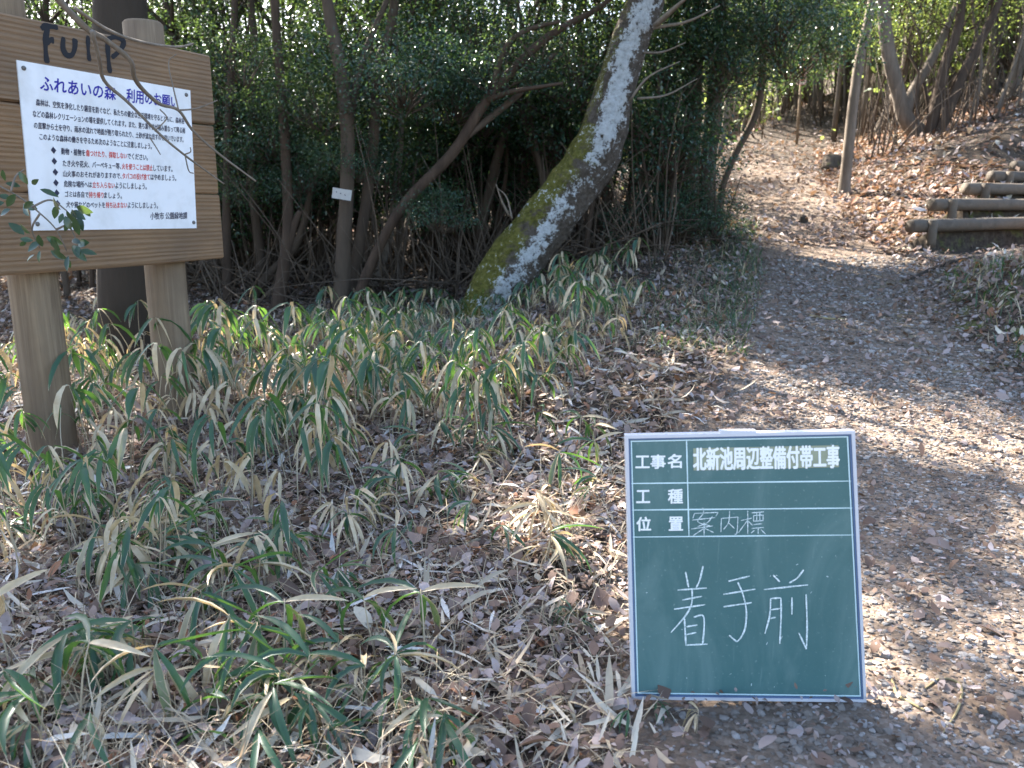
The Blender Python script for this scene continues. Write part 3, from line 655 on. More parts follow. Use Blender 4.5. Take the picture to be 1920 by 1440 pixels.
for pts, d0, d1, w0 in (([(1228, 48), (1262, 18), (1300, -15)], LD - .1, LD - .5, 11), ([(1225, 52), (1290, 40), (1350, 10)], LD - .1, LD - .3, 7), ([(1190, 97), (1240, 98), (1285, 80)], LD, LD - .4, 5),
                    ([(1180, 190), (1215, 145), (1275, 115)], LD - .1, LD - .3, 5), ([(1195, 185), (1250, 178), (1308, 147)], LD - .1, LD - .2, 5), ([(955, 405), (940, 375), (930, 345)], LD, LD - .1, 5), ([(960, 410), (950, 370), (932, 352)], LD - .1, LD - .1, 4)):
    mb = MB(); m_ = len(pts); tube(mb, [at(x, y, d0 + (d1 - d0) * q / (m_ - 1)) - b0 for q, (x, y) in enumerate(pts)], [w0 * .5 * LD / FPX, w0 * .35 * LD / FPX, w0 * .15 * LD / FPX], 6, 10, .05); mb.build('branch', M_TWIG, lt)
for x, y in ((1300, -280), (1200, -430), (1400, -420), (1290, -520)): put_crown(lt, CRO[0], at(x, y, LD + R.uniform(-.6, .6)), 1.0)
# moss and small ferny leaves at its foot
mb = MB(); n = 1500; u = R.random(n) * .17; a = R.uniform(.1, 3.0, n); ii_ = (u * 149).astype(int)
Pm = C[ii_] + (np.cos(a) * rr[ii_] * 1.02)[:, None] * [1, 0, 0] - (np.sin(a) * rr[ii_] * .95)[:, None] * [0, 1, 0]
sel = np.cos(a) < R.normal(0, .5, n); Pm = Pm[sel]; n = len(Pm)
rhombs(mb, Pm - b0, norm(R.normal(0, 1, (n, 3)) + [-.3, -1, .2]), norm(R.normal(0, 1, (n, 3)) + [0, -.5, 1]), R.uniform(.012, .035, n), R.uniform(.005, .011, n)); mb.build('moss_tuft', M_LEAFY, lt)['kind'] = 'stuff'

# ------------------------------------------------------------------ trees that can be told apart, left to right
def up(P, dz, dx=0, dy=0): return np.array(P) + [dx, dy, dz]
S1 = px_stem([(238, 730), (236, 560), (232, 300), (228, 60)], 5.3, [112, 98, 98, 92], 5.5)
tree('dark_tree', 'thick blackish trunk standing right behind the notice board', [S1], M_BARKK, [(CRO[1], up(S1[0][-1], .2), 1.15), (CRO[0], up(S1[0][-1], -.7, -.8, .3), 1.0)], rough=.06, k=16)
def simple(name, label, pts, d, w_, bark, ext=4.6, low=None, crown=None, cs=.8, extra=(), group=None):
    st = [px_stem(pts, d, w_, ext)] + [px_stem(e[0], d, e[1], None, e[2] if len(e) > 2 else None, None) for e in extra]
    crs = [(crown or CRO[random.randrange(2)], up(st[0][0][-1], .1, R.uniform(-.3, .3), R.uniform(-.3, .3)), cs)]
    for lx, ly, ls, lm in (low or ()): crs.append((lm, at(lx, ly, d + R.uniform(-.3, .4)), ls))
    return tree(name, label, st, bark, crs, group=group)
simple('understory_tree', 'thin reddish trunk lit along its left side, between notice board and nailed plate', [(517, 605), (535, 480), (540, 380), (530, 200), (515, 0)], 7.2, [30, 20, 18, 15], M_BARKR, low=[(520, 250, .5, CRD[0]), (465, 120, .5, CR[0]), (455, 330, .36, CR[1]), (560, 330, .34, CRD[1])], extra=[([(537, 470), (552, 420), (563, 395)], [18, 10])])
simple('understory_tree', 'upright dark trunk carrying the small white plate', [(640, 585), (645, 450), (650, 370), (652, 250), (640, 140), (622, 50), (605, -40)], 7.0, [34, 27, 27, 25, 22, 18], M_BARK, low=[(690, 105, .55, CRD[1]), (770, 140, .5, CRD[1]), (590, 190, .42, CR[2]), (850, 170, .46, CRD[0]), (670, 300, .34, CRD[0])], extra=[([(652, 255), (672, 140), (700, 60), (735, -20)], [16, 12, 9], 7.2)])
simple('understory_tree', 'dark trunk leaning right just beside the trunk with the white plate', [(658, 570), (672, 470), (690, 360), (703, 230), (712, 120), (738, 20)], 7.3, [26, 20, 20, 16], M_BARK, low=[(880, 60, .5, CRD[0])])
simple('understory_tree', 'long diagonal trunk rising right from beside the plate tree, forking midway', [(672, 560), (715, 455), (765, 375), (850, 285), (915, 185), (1000, 92), (1062, 48), (1130, 10)], 6.9, [22, 18, 20, 19, 17, 13, 9], M_BARKR, ext=3.6, extra=[([(866, 262), (930, 212), (985, 165), (1040, 100)], [14, 12, 8], 7.1), ([(908, 190), (960, 172), (1055, 156)], [11, 9, 5], 6.6), ([(920, 180), (945, 95), (985, 58), (1050, 40)], [11, 9, 6], 6.8)], low=[(1010, 60, .5, CRF[0]), (820, 400, .3, CRD[0]), (930, 130, .4, CRD[1])])
simple('understory_tree', 'slim upright dark stem nearest the right edge of the notice board', [(432, 600), (425, 470), (428, 250), (440, 0)], 7.6, [22, 17, 15, 12], M_BARK, low=[(420, 170, .5, CRD[0])])
simple('understory_tree', 'slim dark stem left of the reddish trunk, curving up to the left', [(500, 605), (488, 480), (470, 300), (478, 100), (470, -20)], 8.0, [22, 16, 14, 11], M_BARK)
simple('understory_tree', 'short bent trunk sloping right out of the thicket beside the reddish trunk', [(455, 600), (500, 520), (545, 475), (570, 420), (590, 330)], 7.8, [20, 17, 15, 9], M_BARK, ext=2.6, crown=CR[0], cs=.6)
simple('understory_tree', 'thin pale stem behind the diagonal trunk, bowed to the right', [(690, 560), (725, 470), (740, 370), (752, 250), (745, 120)], 8.2, [15, 13, 11, 8], M_BARKG)
simple('understory_tree', 'dark leaning stem left of the lichen trunk crossing behind the diagonal one', [(900, 440), (915, 370), (940, 270), (985, 150), (1010, 40)], 8.6, [22, 19, 16, 12], M_BARK)
simple('understory_tree', 'upright dark stem close behind the left side of the lichen trunk', [(968, 410), (985, 300), (1010, 170), (1030, 30)], 9.2, [22, 19, 17, 13], M_BARK)
simple('understory_tree', 'slender stem seen above the bend of the lichen trunk', [(1010, 380), (1035, 270), (1050, 150), (1060, 0)], 9.8, [17, 16, 14, 11], M_BARK)
# dark clump in the middle
st = [px_stem(p, d, w_, 4.8) for p, d, w_ in (([(1245, 440), (1242, 300), (1252, 150), (1262, 10)], 8.6, [40, 34, 30, 26]), ([(1285, 450), (1292, 300), (1300, 130), (1305, 0)], 8.4, [46, 38, 34, 30]), ([(1325, 440), (1328, 300), (1342, 150), (1350, 0)], 8.5, [36, 30, 28, 24]))]
dk = [(CRD[i % 2], at(x, y, d), s) for i, (x, y, d, s) in enumerate(((1290, 60, 8.2, .62), (1380, 80, 8.4, .62), (1470, 70, 8.8, .66), (1540, 60, 9.2, .55), (1420, 10, 8.6, .7), (1300, -60, 8.5, 1.0), (1240, 120, 8.0, .45), (1530, -30, 9.0, .7), (1350, 120, 8.0, .5), (1450, 30, 8.0, .6), (1270, 200, 8.1, .4), (1500, 110, 9.4, .5)))]
tree('multi_stemmed_tree', 'cluster of three thick dark trunks with blue green leaves beside the path', st, M_BARK, dk + [(CRO[0], up(st[1][0][-1], .2), 1.3)], rough=.07, k=12)
simple('slim_tree', 'dark slim stem arching beside the path, right of the three trunk cluster', [(1352, 360), (1378, 290), (1418, 210), (1430, 120), (1422, 40)], 8.9, [14, 13, 14, 12], M_BARK, crown=CRD[0], cs=.8)
for (x, y, d, s_), lb in zip(((1275, 385, 8.0, .42), (1205, 405, 7.9, .38), (1345, 410, 8.1, .36)), ('dark green bush right in front of the foot of the three trunk cluster', 'dark low bush between the lichen trunk and the three trunk cluster', 'dark low bush at the path edge below the three trunk cluster')):
    P_ = at(x, y, d); g_ = hz(P_[0], P_[1]); o = empty('dark_bush', (P_[0], P_[1], g_)); tag(o, lb, 'bush'); put_crown(o, CRD[0], P_, s_, s_); t_ = link('trunk', SHR, o); t_.scale = (.7, .7, .5)
# right-hand side
simple('slim_tree', 'straight grey trunk standing beside the upper path next to the rotten stump', [(1586, 325), (1597, 220), (1612, 110), (1632, 20), (1640, -60)], 10.2, [21, 17, 16, 13], M_BARKG, crown=CRF[0], cs=1.2)
simple('curved_tree', 'brown trunk curving up from a bent foot on the leaf covered slope', [(1722, 250), (1698, 222), (1684, 170), (1668, 110), (1660, 50), (1655, -40)], 12.6, [34, 27, 25, 23, 19], M_BARKG, crown=CRF[1], cs=1.3, extra=[([(1696, 215), (1715, 165), (1742, 120), (1772, 60), (1800, -10)], [21, 17, 14, 9], 12.9)])
simple('slim_tree', 'left stem of the slanting pair on the leaf covered slope', [(1745, 248), (1757, 190), (1772, 120), (1796, 55), (1808, -20)], 12.3, [22, 18, 17, 13], M_BARK, crown=CRF[0], cs=1.2)
simple('slim_tree', 'right stem of the slanting pair, leaning right over the slope', [(1763, 248), (1782, 200), (1815, 120), (1850, 55), (1882, -20)], 12.2, [20, 17, 14, 11], M_BARK, crown=CRF[1], cs=1.2)
simple('slim_tree', 'pale trunk high on the slope in the upper right corner', [(1848, 185), (1862, 110), (1878, 40), (1886, -30)], 14.0, [23, 18, 17, 14], M_BARKG, crown=CRF[1], cs=1.3)
simple('slim_tree', 'sunlit pale trunk slanting at the far right edge of the slope', [(1898, 180), (1912, 110), (1935, 40)], 13.2, [24, 20, 16], M_BARKG, crown=CRF[0], cs=1.2)
simple('slim_tree', 'tall thin pale stem between the grey trunk and the curved one', [(1645, 250), (1690, 150), (1705, 70), (1708, -30)], 14.5, [18, 16, 15, 12], M_BARKG, crown=CRF[0], cs=1.2)

# ------------------------------------------------------------------ thicket on the left, saplings on the right (copies of a few kinds)
def proto_tree(bark, h, r0, seed, nl=2):
    g = np.random.default_rng(seed); mb = MB(); P = [np.array([0, 0, -.15])]; 
    for i in range(6): P.append(np.array([g.normal(0, .05) * (i + 1) ** .8, g.normal(0, .05) * (i + 1) ** .8, h * (i + 1) / 6]))
    tube(mb, P, [r0 * 1.3] + list(np.linspace(r0, r0 * .4, 6)), 7, 26, .06)
    for b in range(nl):
        i = g.integers(2, 5); a = g.uniform(0, 6.28); q = P[i]; tube(mb, [q, q + [.3 * math.cos(a), .3 * math.sin(a), .35], q + [.55 * math.cos(a), .55 * math.sin(a), .9]], [r0 * .5, r0 * .4, r0 * .15], 5, 9, .05)
    return mb.mesh('trunk', bark)
TK = [proto_tree(M_BARK, 4.6, .028, 21, 4), proto_tree(M_BARKR, 4.2, .022, 22, 5), proto_tree(M_BARK, 5.0, .04, 23, 4)]
TS = [proto_tree(M_BARKG, 4.6, .026, 24, 3), proto_tree(M_BARKR, 3.8, .02, 25, 4), proto_tree(M_BARKG, 5.0, .04, 26, 4)]
def copy_tree(name, label, group, me, x, y, lean, crowns, cat='tree'):
    o = empty(name, (x, y, hz(x, y))); o.rotation_euler = (lean[0], lean[1], R.uniform(0, 6.28)); tag(o, label, cat, group); link('trunk', me, o)
    for cm, z, s, dx, dy in crowns:
        if opening((x + dx, y + dy, hz(x, y) + z), s): continue
        c = link('crown', cm, o, (dx, dy, z)); c.rotation_euler = (R.uniform(-.2, .2), R.uniform(-.2, .2), R.uniform(0, 6.28)); c.scale = (s, s, s * .85)
    return o
for i in range(92):
    y = R.uniform(7.6, 15.5); px = R.uniform(-60, 1230); x = (px - 960) / FPX * y / .977
    low = R.uniform(1.1, 2.3)
    copy_tree('thicket_tree', 'slender dark evergreen tree in the dense thicket left of the path', 'slender evergreens of the left thicket', TK[i % 3], x, y, R.normal(0, .09, 2),
              ([(CR[i % 3], low, R.uniform(.65, .95), R.normal(0, .2), R.normal(0, .2)), (CR[(i + 1) % 3], low + R.uniform(.7, 1.3), R.uniform(.6, .9), R.normal(0, .4), R.normal(0, .4))] if i % 5 < 3 and not (px > 1000 and y > 12) else []) + ([(CRO[i % 2], R.uniform(3.6, 4.8), R.uniform(.9, 1.2), 0, 0)] if i % 4 == 0 and px < 900 else []))
for i in range(120):
    y = R.uniform(12.5, 25); px = R.uniform(1300, 2050); x = (px - 960) / FPX * y / .977
    if xl(y) - .3 < x < xr(y) + .3 and y < 17: y += 6; x = (px - 960) / FPX * y / .977
    copy_tree('sapling', 'thin pale sapling in the bright wood beyond the path', 'thin saplings of the wood beyond the path', TS[i % 3], x, y, R.normal(0, .13, 2),
              [(CRY[i % 2], R.uniform(1.4, 3.4), R.uniform(.6, .95), R.normal(0, .3), 0)] + ([(CRF[i % 2], R.uniform(3.4, 4.6), R.uniform(1.0, 1.3), 0, 0)] if i % 3 else []))
for i in range(78):
    y = R.uniform(7.6, 13); px = R.uniform(380, 1240) if i % 5 else R.uniform(-40, 380); x = (px - 960) / FPX * y / .977
    o = empty('evergreen_shrub', (x, y, hz(x, y))); o.rotation_euler = (0, 0, R.uniform(0, 6.28)); tag(o, 'leafy dark green shrub between the stems of the left thicket', 'shrub', 'evergreen shrubs of the left thicket')
    c = link('crown', CR[i % 3] if i % 2 else CRD[i % 2], o, (0, 0, R.uniform(.85, 1.9))); z_ = R.uniform(.55, .85); c.scale = (z_, z_, z_ * .9); c.rotation_euler = (R.uniform(-.2, .2), R.uniform(-.2, .2), R.uniform(0, 6.28)); link('trunk', SHR, o)
for i in range(64):
    y = R.uniform(11.8, 17); px = R.uniform(1560, 1990); x = (px - 960) / FPX * y / .977
    if x < xr(y) + .5: continue
    o = empty('sapling', (x, y, hz(x, y))); o.rotation_euler = (R.normal(0, .1), R.normal(.12, .16), R.uniform(-.6, .6)); tag(o, 'bare thin leaning stem on the leaf covered slope', 'sapling', 'bare thin stems on the slope'); t_ = link('trunk', TS[i % 2], o); f_ = R.uniform(.6, 1.0); t_.scale = (f_, f_, 1)
for i in range(44):
    y = R.uniform(13.5, 23); px = R.uniform(1380, 1980); x = (px - 960) / FPX * y / .977
    if xl(y) - .4 < x < xr(y) + .4 and y < 19: continue
    o = empty('light_shrub', (x, y, hz(x, y))); tag(o, 'light green shrub among the pale saplings beyond the path', 'shrub', 'light shrubs of the wood beyond the path'); z_ = R.uniform(.5, .9)
    c = link('crown', CRY[i % 2], o, (0, 0, R.uniform(.6, 1.5))); c.scale = (z_, z_, z_); c.rotation_euler = (0, 0, R.uniform(0, 6.28)); link('trunk', SHR, o)
# tall trees up the light that shade the floor
k_ = 0
for x, y, h, s in ((-4.1, 8.4, 6.2, 1.3), (-4.6, 6.8, 6.4, 1.15), (-0.6, 9.8, 6.4, 1.0), (-5.6, 5.2, 5.4, 1.4), (-6.6, 10.5, 7.6, 1.7)):
    copy_tree('thicket_tree', 'slender dark evergreen tree in the dense thicket left of the path', 'slender evergreens of the left thicket', TK[2], x, y, R.normal(0, .03, 2), [(CRO[1], h - .6, s, 0, 0)]); k_ += 1
# wood beyond: one mass of far leaves and stems
mb = MB(); n = 60000; y = R.uniform(14, 34, n); x = R.uniform(-1.05, 1.25, n) * y; z = height(x, y) + R.gamma(1.9, 1.2, n) * np.where(x < .1 * y, 1.0, 1.15) + .05
cl_ = np.sin(x * 1.7 + y) + np.sin(x * .9 - y * 1.3 + 2) + np.sin(z * 1.6 + x * 1.1) + R.normal(0, .5, n); keep = cl_ > -.35; x, y, z = x[keep], y[keep], z[keep]; n = len(x)
for sel, m_ in ((x < .08 * y, 2), (x >= .08 * y, 0)):
    c_ = int(sel.sum()); rhombs(mb, np.stack([x, y, z], -1)[sel], norm(R.normal(0, 1, (c_, 3))), norm(R.normal(0, .7, (c_, 3)) + [0, 0, 1]), R.uniform(.09, .19, c_), R.uniform(.025, .05, c_), m=m_)
for i in range(360):
    yy_ = R.uniform(15, 32); xx = R.uniform(-1.0, 1.2) * yy_; g = hz(xx, yy_); l = R.normal(0, .35, 2); tube(mb, [(xx, yy_, g - .1), (xx + l[0] * .5, yy_, g + 2.2), (xx + l[0], yy_ + l[1], g + 5)], [R.uniform(.025, .075), .03, .015], 5, 6, m=1)
tag(mb.build('far_woods', [M_LEAFY, M_BARKG, M_LEAF]), 'distant mass of backlit leaves and stems closing the view', 'woods', None, 'stuff')
# brushwood on the thicket floor
mb = MB()
for i in range(1900):
    y = R.uniform(7.0, 13.5); x = (R.uniform(330, 1240) - 960) / FPX * y / .977; a = R.uniform(0, 6.28); e = R.uniform(-.1, 1.45); l = R.uniform(.25, 1.1) * (1 + .7 * (R.random() < .25)); g = hz(x, y)
    d = np.array([math.cos(a) * math.cos(e), math.sin(a) * math.cos(e), math.sin(e)]); p = np.array([x, y, g + R.uniform(0, .25)]); tube(mb, [p, p + d * l * .5 + R.normal(0, .04, 3), p + d * l], [R.uniform(.004, .011), .005, .002], 4, 5)
for i in range(900):
    y = R.uniform(11.5, 21); px = R.uniform(1375, 1960); x = (px - 960) / FPX * y / .977
    if xl(y) < x < xr(y) + .3 and y < 17: continue
    l = R.uniform(.4, 1.9); e = R.normal(1.25, .3); a = R.uniform(0, 6.28); g = hz(x, y); d = np.array([math.cos(a) * math.cos(e), math.sin(a) * math.cos(e), math.sin(e)]); p = np.array([x, y, g - .03]); tube(mb, [p, p + d * l * .5 + R.normal(0, .06, 3), p + d * l], [R.uniform(.006, .016), .007, .003], 4, 5)
tag(mb.build('brushwood', mat_bark('brown_brushwood', [(.3, (.08, .058, .043)), (.6, (.15, .115, .088)), (.8, (.24, .195, .155))], 30, bump=.2)), 'tangle of dead twigs on the floor of the thicket', 'brushwood', None, 'stuff')

# ------------------------------------------------------------------ small plate on the tree, far sign
p = at(641, 364, 6.82); mb = MB(); box(mb, (-.076, -.002, -.042), (.076, .002, .042)); o = mb.build('tree_plate', mat_plain('shaded_white_plate', (.5, .48, .46), .5, .3, .3, 30), None, False); o.location = p; o.rotation_euler = (0, .16, .25); tag(o, 'small white plate nailed to an upright dark trunk in the thicket', 'plate')  # plate white greyed, so the shade it hangs in is part of its colour
mb = MB()
for i in range(3): tube(mb, [(-.045 + i * .035, -.0025, .01 - .006 * i), (-.045 + i * .035, -.0040, .01 - .006 * i)], [.005, .005], 8, 2)
mb.build('plate_lettering', M_INK, o)
p = at(1505, 132, 15.5); g = hz(p[0], p[1]); sg = empty('warning_sign', (p[0], p[1], g)); tag(sg, 'narrow pinkish red and white upright sign far back in the wood', 'sign')
mb = MB(); tube(mb, [(0, .04, -.2), (0, .04, p[2] - g + .2)], [.025, .025], 8, 3); mb.build('post', M_POST, sg)
mb = MB(); box(mb, (-.075, -.01, p[2] - g - .24), (.075, .01, p[2] - g + .24)); pl = mb.build('sign_plate', mat_plain('faded_pink_plate', (.62, .42, .42), .5), sg, False)
mb = MB()
for i in range(5): box(mb, (-.035, -.0135, p[2] - g + .15 - i * .08), (.035, -.0105, p[2] - g + .2 - i * .08))
mb.build('sign_lettering', M_RED, pl, False)

# ------------------------------------------------------------------ log steps
words_ = ['lowest and longest log step with a square stake, at the foot of the slope', 'second log step up, with a round stake near its end', 'third log step up the slope', 'fourth log step up, its end yellow green with moss', 'uppermost log step, mostly hidden at the right edge']
for i, ((px, py), d) in enumerate(STEP_ENDS):
    A = at(px, py, d); B = A + np.array([STEP_D[0], STEP_D[1], 0]) * 1.9 + [0, 0, .02 if i == 0 else 0.0]
    rt = empty('log_step', tuple(A)); tag(rt, words_[i], 'log step', 'log steps climbing the slope')
    mb = MB(); tube(mb, [A * 0, (B - A) * .02, (B - A) * .5, B - A], [.058, .063, .06, .06], 16, 30, .03); mb.build('log', M_LOG, rt)
    for f_ in (.085,):
        s = (B - A) * f_ + [STEP_N[0] * -.075, STEP_N[1] * -.075, 0]
        mb = MB(); tube(mb, [s + [0, 0, -.2], s + [0, 0, .035], s + [0, 0, .046]], [.043, .043, .038], 10, 6, .03); mb.build('stake', M_LOG, rt)

# ------------------------------------------------------------------ twigs, roots and fallen branches
def lying(name, label, pts, wpx, m, cat='stick', lift=.4):
    P = [ground_at(x, y) for x, y in pts]; d = np.mean([p[1] for p in P]); r = np.array(wpx) * .5 * d / FPX
    P = [np.array([p[0], p[1], hz(p[0], p[1]) + r[0] * lift]) for p in P]; b = P[0]; mb = MB(); tube(mb, np.array(P) - b, r, 7, len(P) * 5, .08); o = mb.build(name, m); o.location = b; tag(o, label, cat); return o
lying('dead_branch', 'grey brown dead branch lying among the bamboo grass left of the chalkboard', [(868, 828), (900, 862), (940, 885), (975, 902)], [10, 14, 12, 9], M_TWIG, 'branch', 1.2)
lying('tree_root', 'dark root bending down towards the top edge of the chalkboard', [(1190, 762), (1218, 768), (1240, 790), (1246, 815)], [11, 12, 11, 8], M_BARKK, 'root')
lying('tree_root', 'brown root lying flat just above the chalkboard, running right to the path', [(1205, 778), (1240, 766), (1300, 752)], [10, 12, 6], M_BARKR, 'root')
lying('twig', 'yellow crooked twig on the gravel right of the chalkboard foot', [(1735, 1294), (1765, 1276), (1800, 1290), (1797, 1330), (1768, 1380)], [4, 5, 6, 6, 3], M_STRAWTWIG, 'twig', 1.2)
lying('twig', 'short forked yellowish twig close to the lower right corner of the chalkboard', [(1672, 1280), (1682, 1306), (1705, 1322), (1733, 1338)], [6, 7, 6, 4], M_STRAWTWIG, 'twig', 1.2)
lying('twig', 'pale thin twig lying across the middle of the shaded path', [(1518, 594), (1555, 600), (1588, 600)], [4, 4, 3], M_STRAWTWIG, 'twig', 1.2)
lying('twig', 'brown twig on the gravel, curved, below the yellow crooked one', [(1800, 1405), (1850, 1425), (1890, 1436)], [6, 7, 4], M_TWIG, 'twig', 1.0)
lying('tree_root', 'dark root crossing the bare dirt in front of the log steps', [(1700, 528), (1745, 508), (1800, 490), (1872, 482)], [6, 9, 11, 8], M_BARKK, 'root')
lying('dead_branch', 'thin pale dead branch under the notice board among bamboo leaves', [(90, 905), (180, 860), (330, 800)], [5, 5, 3], M_TWIG, 'branch', 3)
lying('dead_branch', 'long thin branch on the leaf litter below the lichen trunk', [(700, 770), (790, 790), (880, 835)], [6, 6, 4], M_TWIG, 'branch', 1.5)
# stump by the grey trunk, stone on the path
b = ground_at(1562, 318); mb = MB(); tube(mb, [(0, 0, -.25), (0, 0, .05), (.02, 0, .14), (.05, .02, .2)], [.2, .17, .12, .04], 18, 18, .34, freq=11); o = mb.build('rotten_stump', mat_bark('mossy_stump', [(.3, (.035, .026, .02)), (.7, (.12, .09, .065))], 16, (.12, .12, .03))); o.location = b; tag(o, 'low rotten mossy stump at the edge of the upper path', 'stump')
b = ground_at(1505, 416); mb = MB(); tube(mb, [(0, 0, -.05), (.0, 0, .03), (.015, 0, .07)], [.05, .055, .025], 9, 8, .2); o = mb.build('stone', M_BARKK); o.location = b; tag(o, 'small dark stone lying on the shaded path', 'stone')

# ------------------------------------------------------------------ bare branch and leafy sprig hanging in front of the notice board
def near_branch(pts, d0, d1, w0, w1, mb, b):
    n = len(pts); tube(mb, [at(x, y, d0 + (d1 - d0) * i / (n - 1)) - b for i, (x, y) in enumerate(pts)], np.linspace(w0, w1, n) * .5 * 2.7 / FPX, 7, n * 5, .06, freq=20)
b = at(80, -40, 2.65); rt = empty('bare_branch', tuple(b)); tag(rt, 'bare grey branch hanging across the front of the notice board', 'branch')
mb = MB(); near_branch([(80, -40), (112, 2), (165, 55), (200, 76), (243, 112), (252, 145), (268, 168), (300, 195), (335, 207), (362, 245), (410, 288), (480, 340)], 2.65, 3.3, 13, 4, mb, b); mb.build('main_stem', M_TWIG, rt)
for pts, w0, w1, d0, d1 in (([(140, 15), (200, 55), (262, 78), (330, 88), (362, 82)], 7, 4, 2.7, 3.1), ([(172, 58), (186, 110), (196, 152), (240, 192), (300, 252), (345, 290), (375, 312), (420, 345)], 8, 3, 2.7, 3.2), ([(335, 207), (325, 165), (316, 118), (330, 102)], 3, 2, 2.9, 2.9), ([(333, 207), (370, 203), (408, 188)], 4, 2, 2.95, 3.1),
                            ([(347, 291), (354, 320), (363, 325)], 3, 2, 3.0, 3.0), ([(281, 258), (292, 275), (301, 290)], 3, 2, 2.9, 2.9), ([(300, 205), (312, 222), (290, 246)], 3, 2, 2.9, 2.9), ([(345, 290), (357, 285), (357, 276)], 3, 2, 3, 3)):
    mb = MB(); near_branch(pts, d0, d1, w0, w1, mb, b); mb.build('side_twig', M_TWIG, rt)
b = at(-60, 330, 2.5); rt = empty('leafy_sprig', tuple(b)); tag(rt, 'leafy green sprig with glossy leaves in front of the lower left of the notice board', 'sprig')
mb = MB(); tw = ([(-60, 330), (-10, 345), (40, 372), (75, 400), (105, 430), (125, 470)], [(20, 360), (30, 330), (45, 318)], [(60, 388), (95, 375), (125, 395)], [(75, 400), (60, 430), (75, 465)], [(105, 430), (130, 425), (150, 470)])
for p_ in tw: near_branch(p_, 2.5, 2.55, 4, 2, mb, b)
mb.build('stem', M_TWIG, rt)
mb = MB(); lv = [(5, 318, 100), (35, 322, 60), (38, 350, 200), (60, 345, -20), (75, 355, 20), (100, 370, 60), (62, 378, 150), (70, 392, 200), (55, 405, 230), (105, 385, 100), (118, 400, 100), (135, 395, 30), (150, 385, 60), (140, 408, 90), (130, 415, 120), (45, 440, 230), (50, 452, 150), (72, 440, 100), (75, 470, 100), (95, 470, 30), (135, 450, 10), (128, 480, 95), (135, 468, 40), (148, 470, 10), (95, 445, 60), (20, 372, 200), (8, 380, 170)]
n = len(lv); Pn = np.array([at(x, y, 2.5 + R.uniform(-.06, .06)) for x, y, a in lv]) - b; a = np.radians([q[2] for q in lv]); 
lv2 = [(q[0] + R.uniform(-14, 14), q[1] + R.uniform(-14, 14), q[2] + R.uniform(-70, 70)) for q in lv[10:]]; a = np.radians([q[2] for q in lv + lv2]); Pn = np.concatenate([Pn, np.array([at(x, y, 2.5 + R.uniform(-.06, .06)) for x, y, _q in lv2]) - b]); n = len(Pn)
Dl = norm(np.stack([np.cos(a), R.normal(0, .4, n), -np.sin(a)], -1)); Nl = norm(np.stack([R.normal(0, .5, n), -np.ones(n), R.normal(.5, .5, n)], -1)); Sl = norm(np.cross(Dl, Nl)); Nl = np.cross(Sl, Dl); Ll = R.uniform(.033, .054, n); Wl = Ll * R.uniform(.2, .27, n)
for i in range(n):
    Vl = []
    for s_, w_ in ((0, .08), (.2, .7), (.45, 1), (.7, .78), (.88, .4), (1, .03)):
        c_ = Pn[i] + Dl[i] * Ll[i] * s_ - Nl[i] * Ll[i] * .18 * s_ * s_; Vl += [c_ + Sl[i] * Wl[i] * w_ + Nl[i] * Wl[i] * w_ * .25, c_, c_ - Sl[i] * Wl[i] * w_ + Nl[i] * Wl[i] * w_ * .25]
    mb.add(Vl, [[3 * r + j, 3 * r + j + 1, 3 * r + j + 4, 3 * r + j + 3] for r in range(5) for j in (0, 1)], None, [R.random() * .8, 0, 0, R.random()])
mb.build('leaves', M_LEAF, rt)

# ------------------------------------------------------------------ bamboo grass
def sasa_mesh(seed, h, nl, L, dry, hang=True):
    global R
    keepR = R; R = np.random.default_rng(seed); st = MB(); lf = MB()
    for s in range(R.integers(1, 3)):
        a = R.uniform(0, 6.28); hh = h * R.uniform(.7, 1.1); l = R.uniform(.05, .3) * hh
        P = [np.array([R.normal(0, .01), R.normal(0, .01), -.03]), np.array([l * .4 * math.cos(a), l * .4 * math.sin(a), hh * .6]), np.array([l * math.cos(a), l * math.sin(a), hh])]
        C_, _ = tube(st, P, [.0022, .002, .0012], 5, 7)
        m = nl; base = C_[R.integers(3, 7, m)] * .0 + C_[-1] * .7 + C_[R.integers(3, 7, m)] * .3
        tint = np.stack([np.clip(R.random(m) * (1.05 if not dry else 1) + (.85 if dry else 0), 0, 1), R.random(m)], -1)
        blades(lf, base, a + R.normal(0, 1.2, m), *((lambda e_: (e_, e_ + R.uniform(1.1, 1.5, m)) if hang else (e_, R.uniform(.7, 1.5, m)))(R.uniform(-.45, .75, m) if hang else R.uniform(-1.0, .45, m))), L * R.uniform(.7, 1.2, m), L * (.050 if hang else .044) * R.uniform(.8, 1.2, m), ((0, .1), (.1, .55), (.28, .95), (.5, 1), (.72, .75), (.9, .32), (1, .02)), roll=R.normal(0, .45, m), tint=tint, fold=R.uniform(.1, .7), lat=R.normal(0, .6, m), pw=.26 if hang else .8)
    R = keepR; return st.mesh('stem', M_STRAW), lf.mesh('leaves', M_SASA)
SA = [sasa_mesh(100 + i, h, nl, L, d) for i, (h, nl, L, d) in enumerate(((.36, 5, .20, 0), (.30, 4, .19, 0), (.42, 5, .21, 0), (.26, 4, .17, 0), (.22, 4, .17, 0), (.3, 4, .18, 1), (.24, 3, .17, 1)))]
SAL = [sasa_mesh(140 + i, h, nl, L, d, False) for i, (h, nl, L, d) in enumerate(((.14, 5, .17, 0), (.11, 4, .16, 0), (.17, 5, .18, 0), (.12, 4, .16, 1)))]
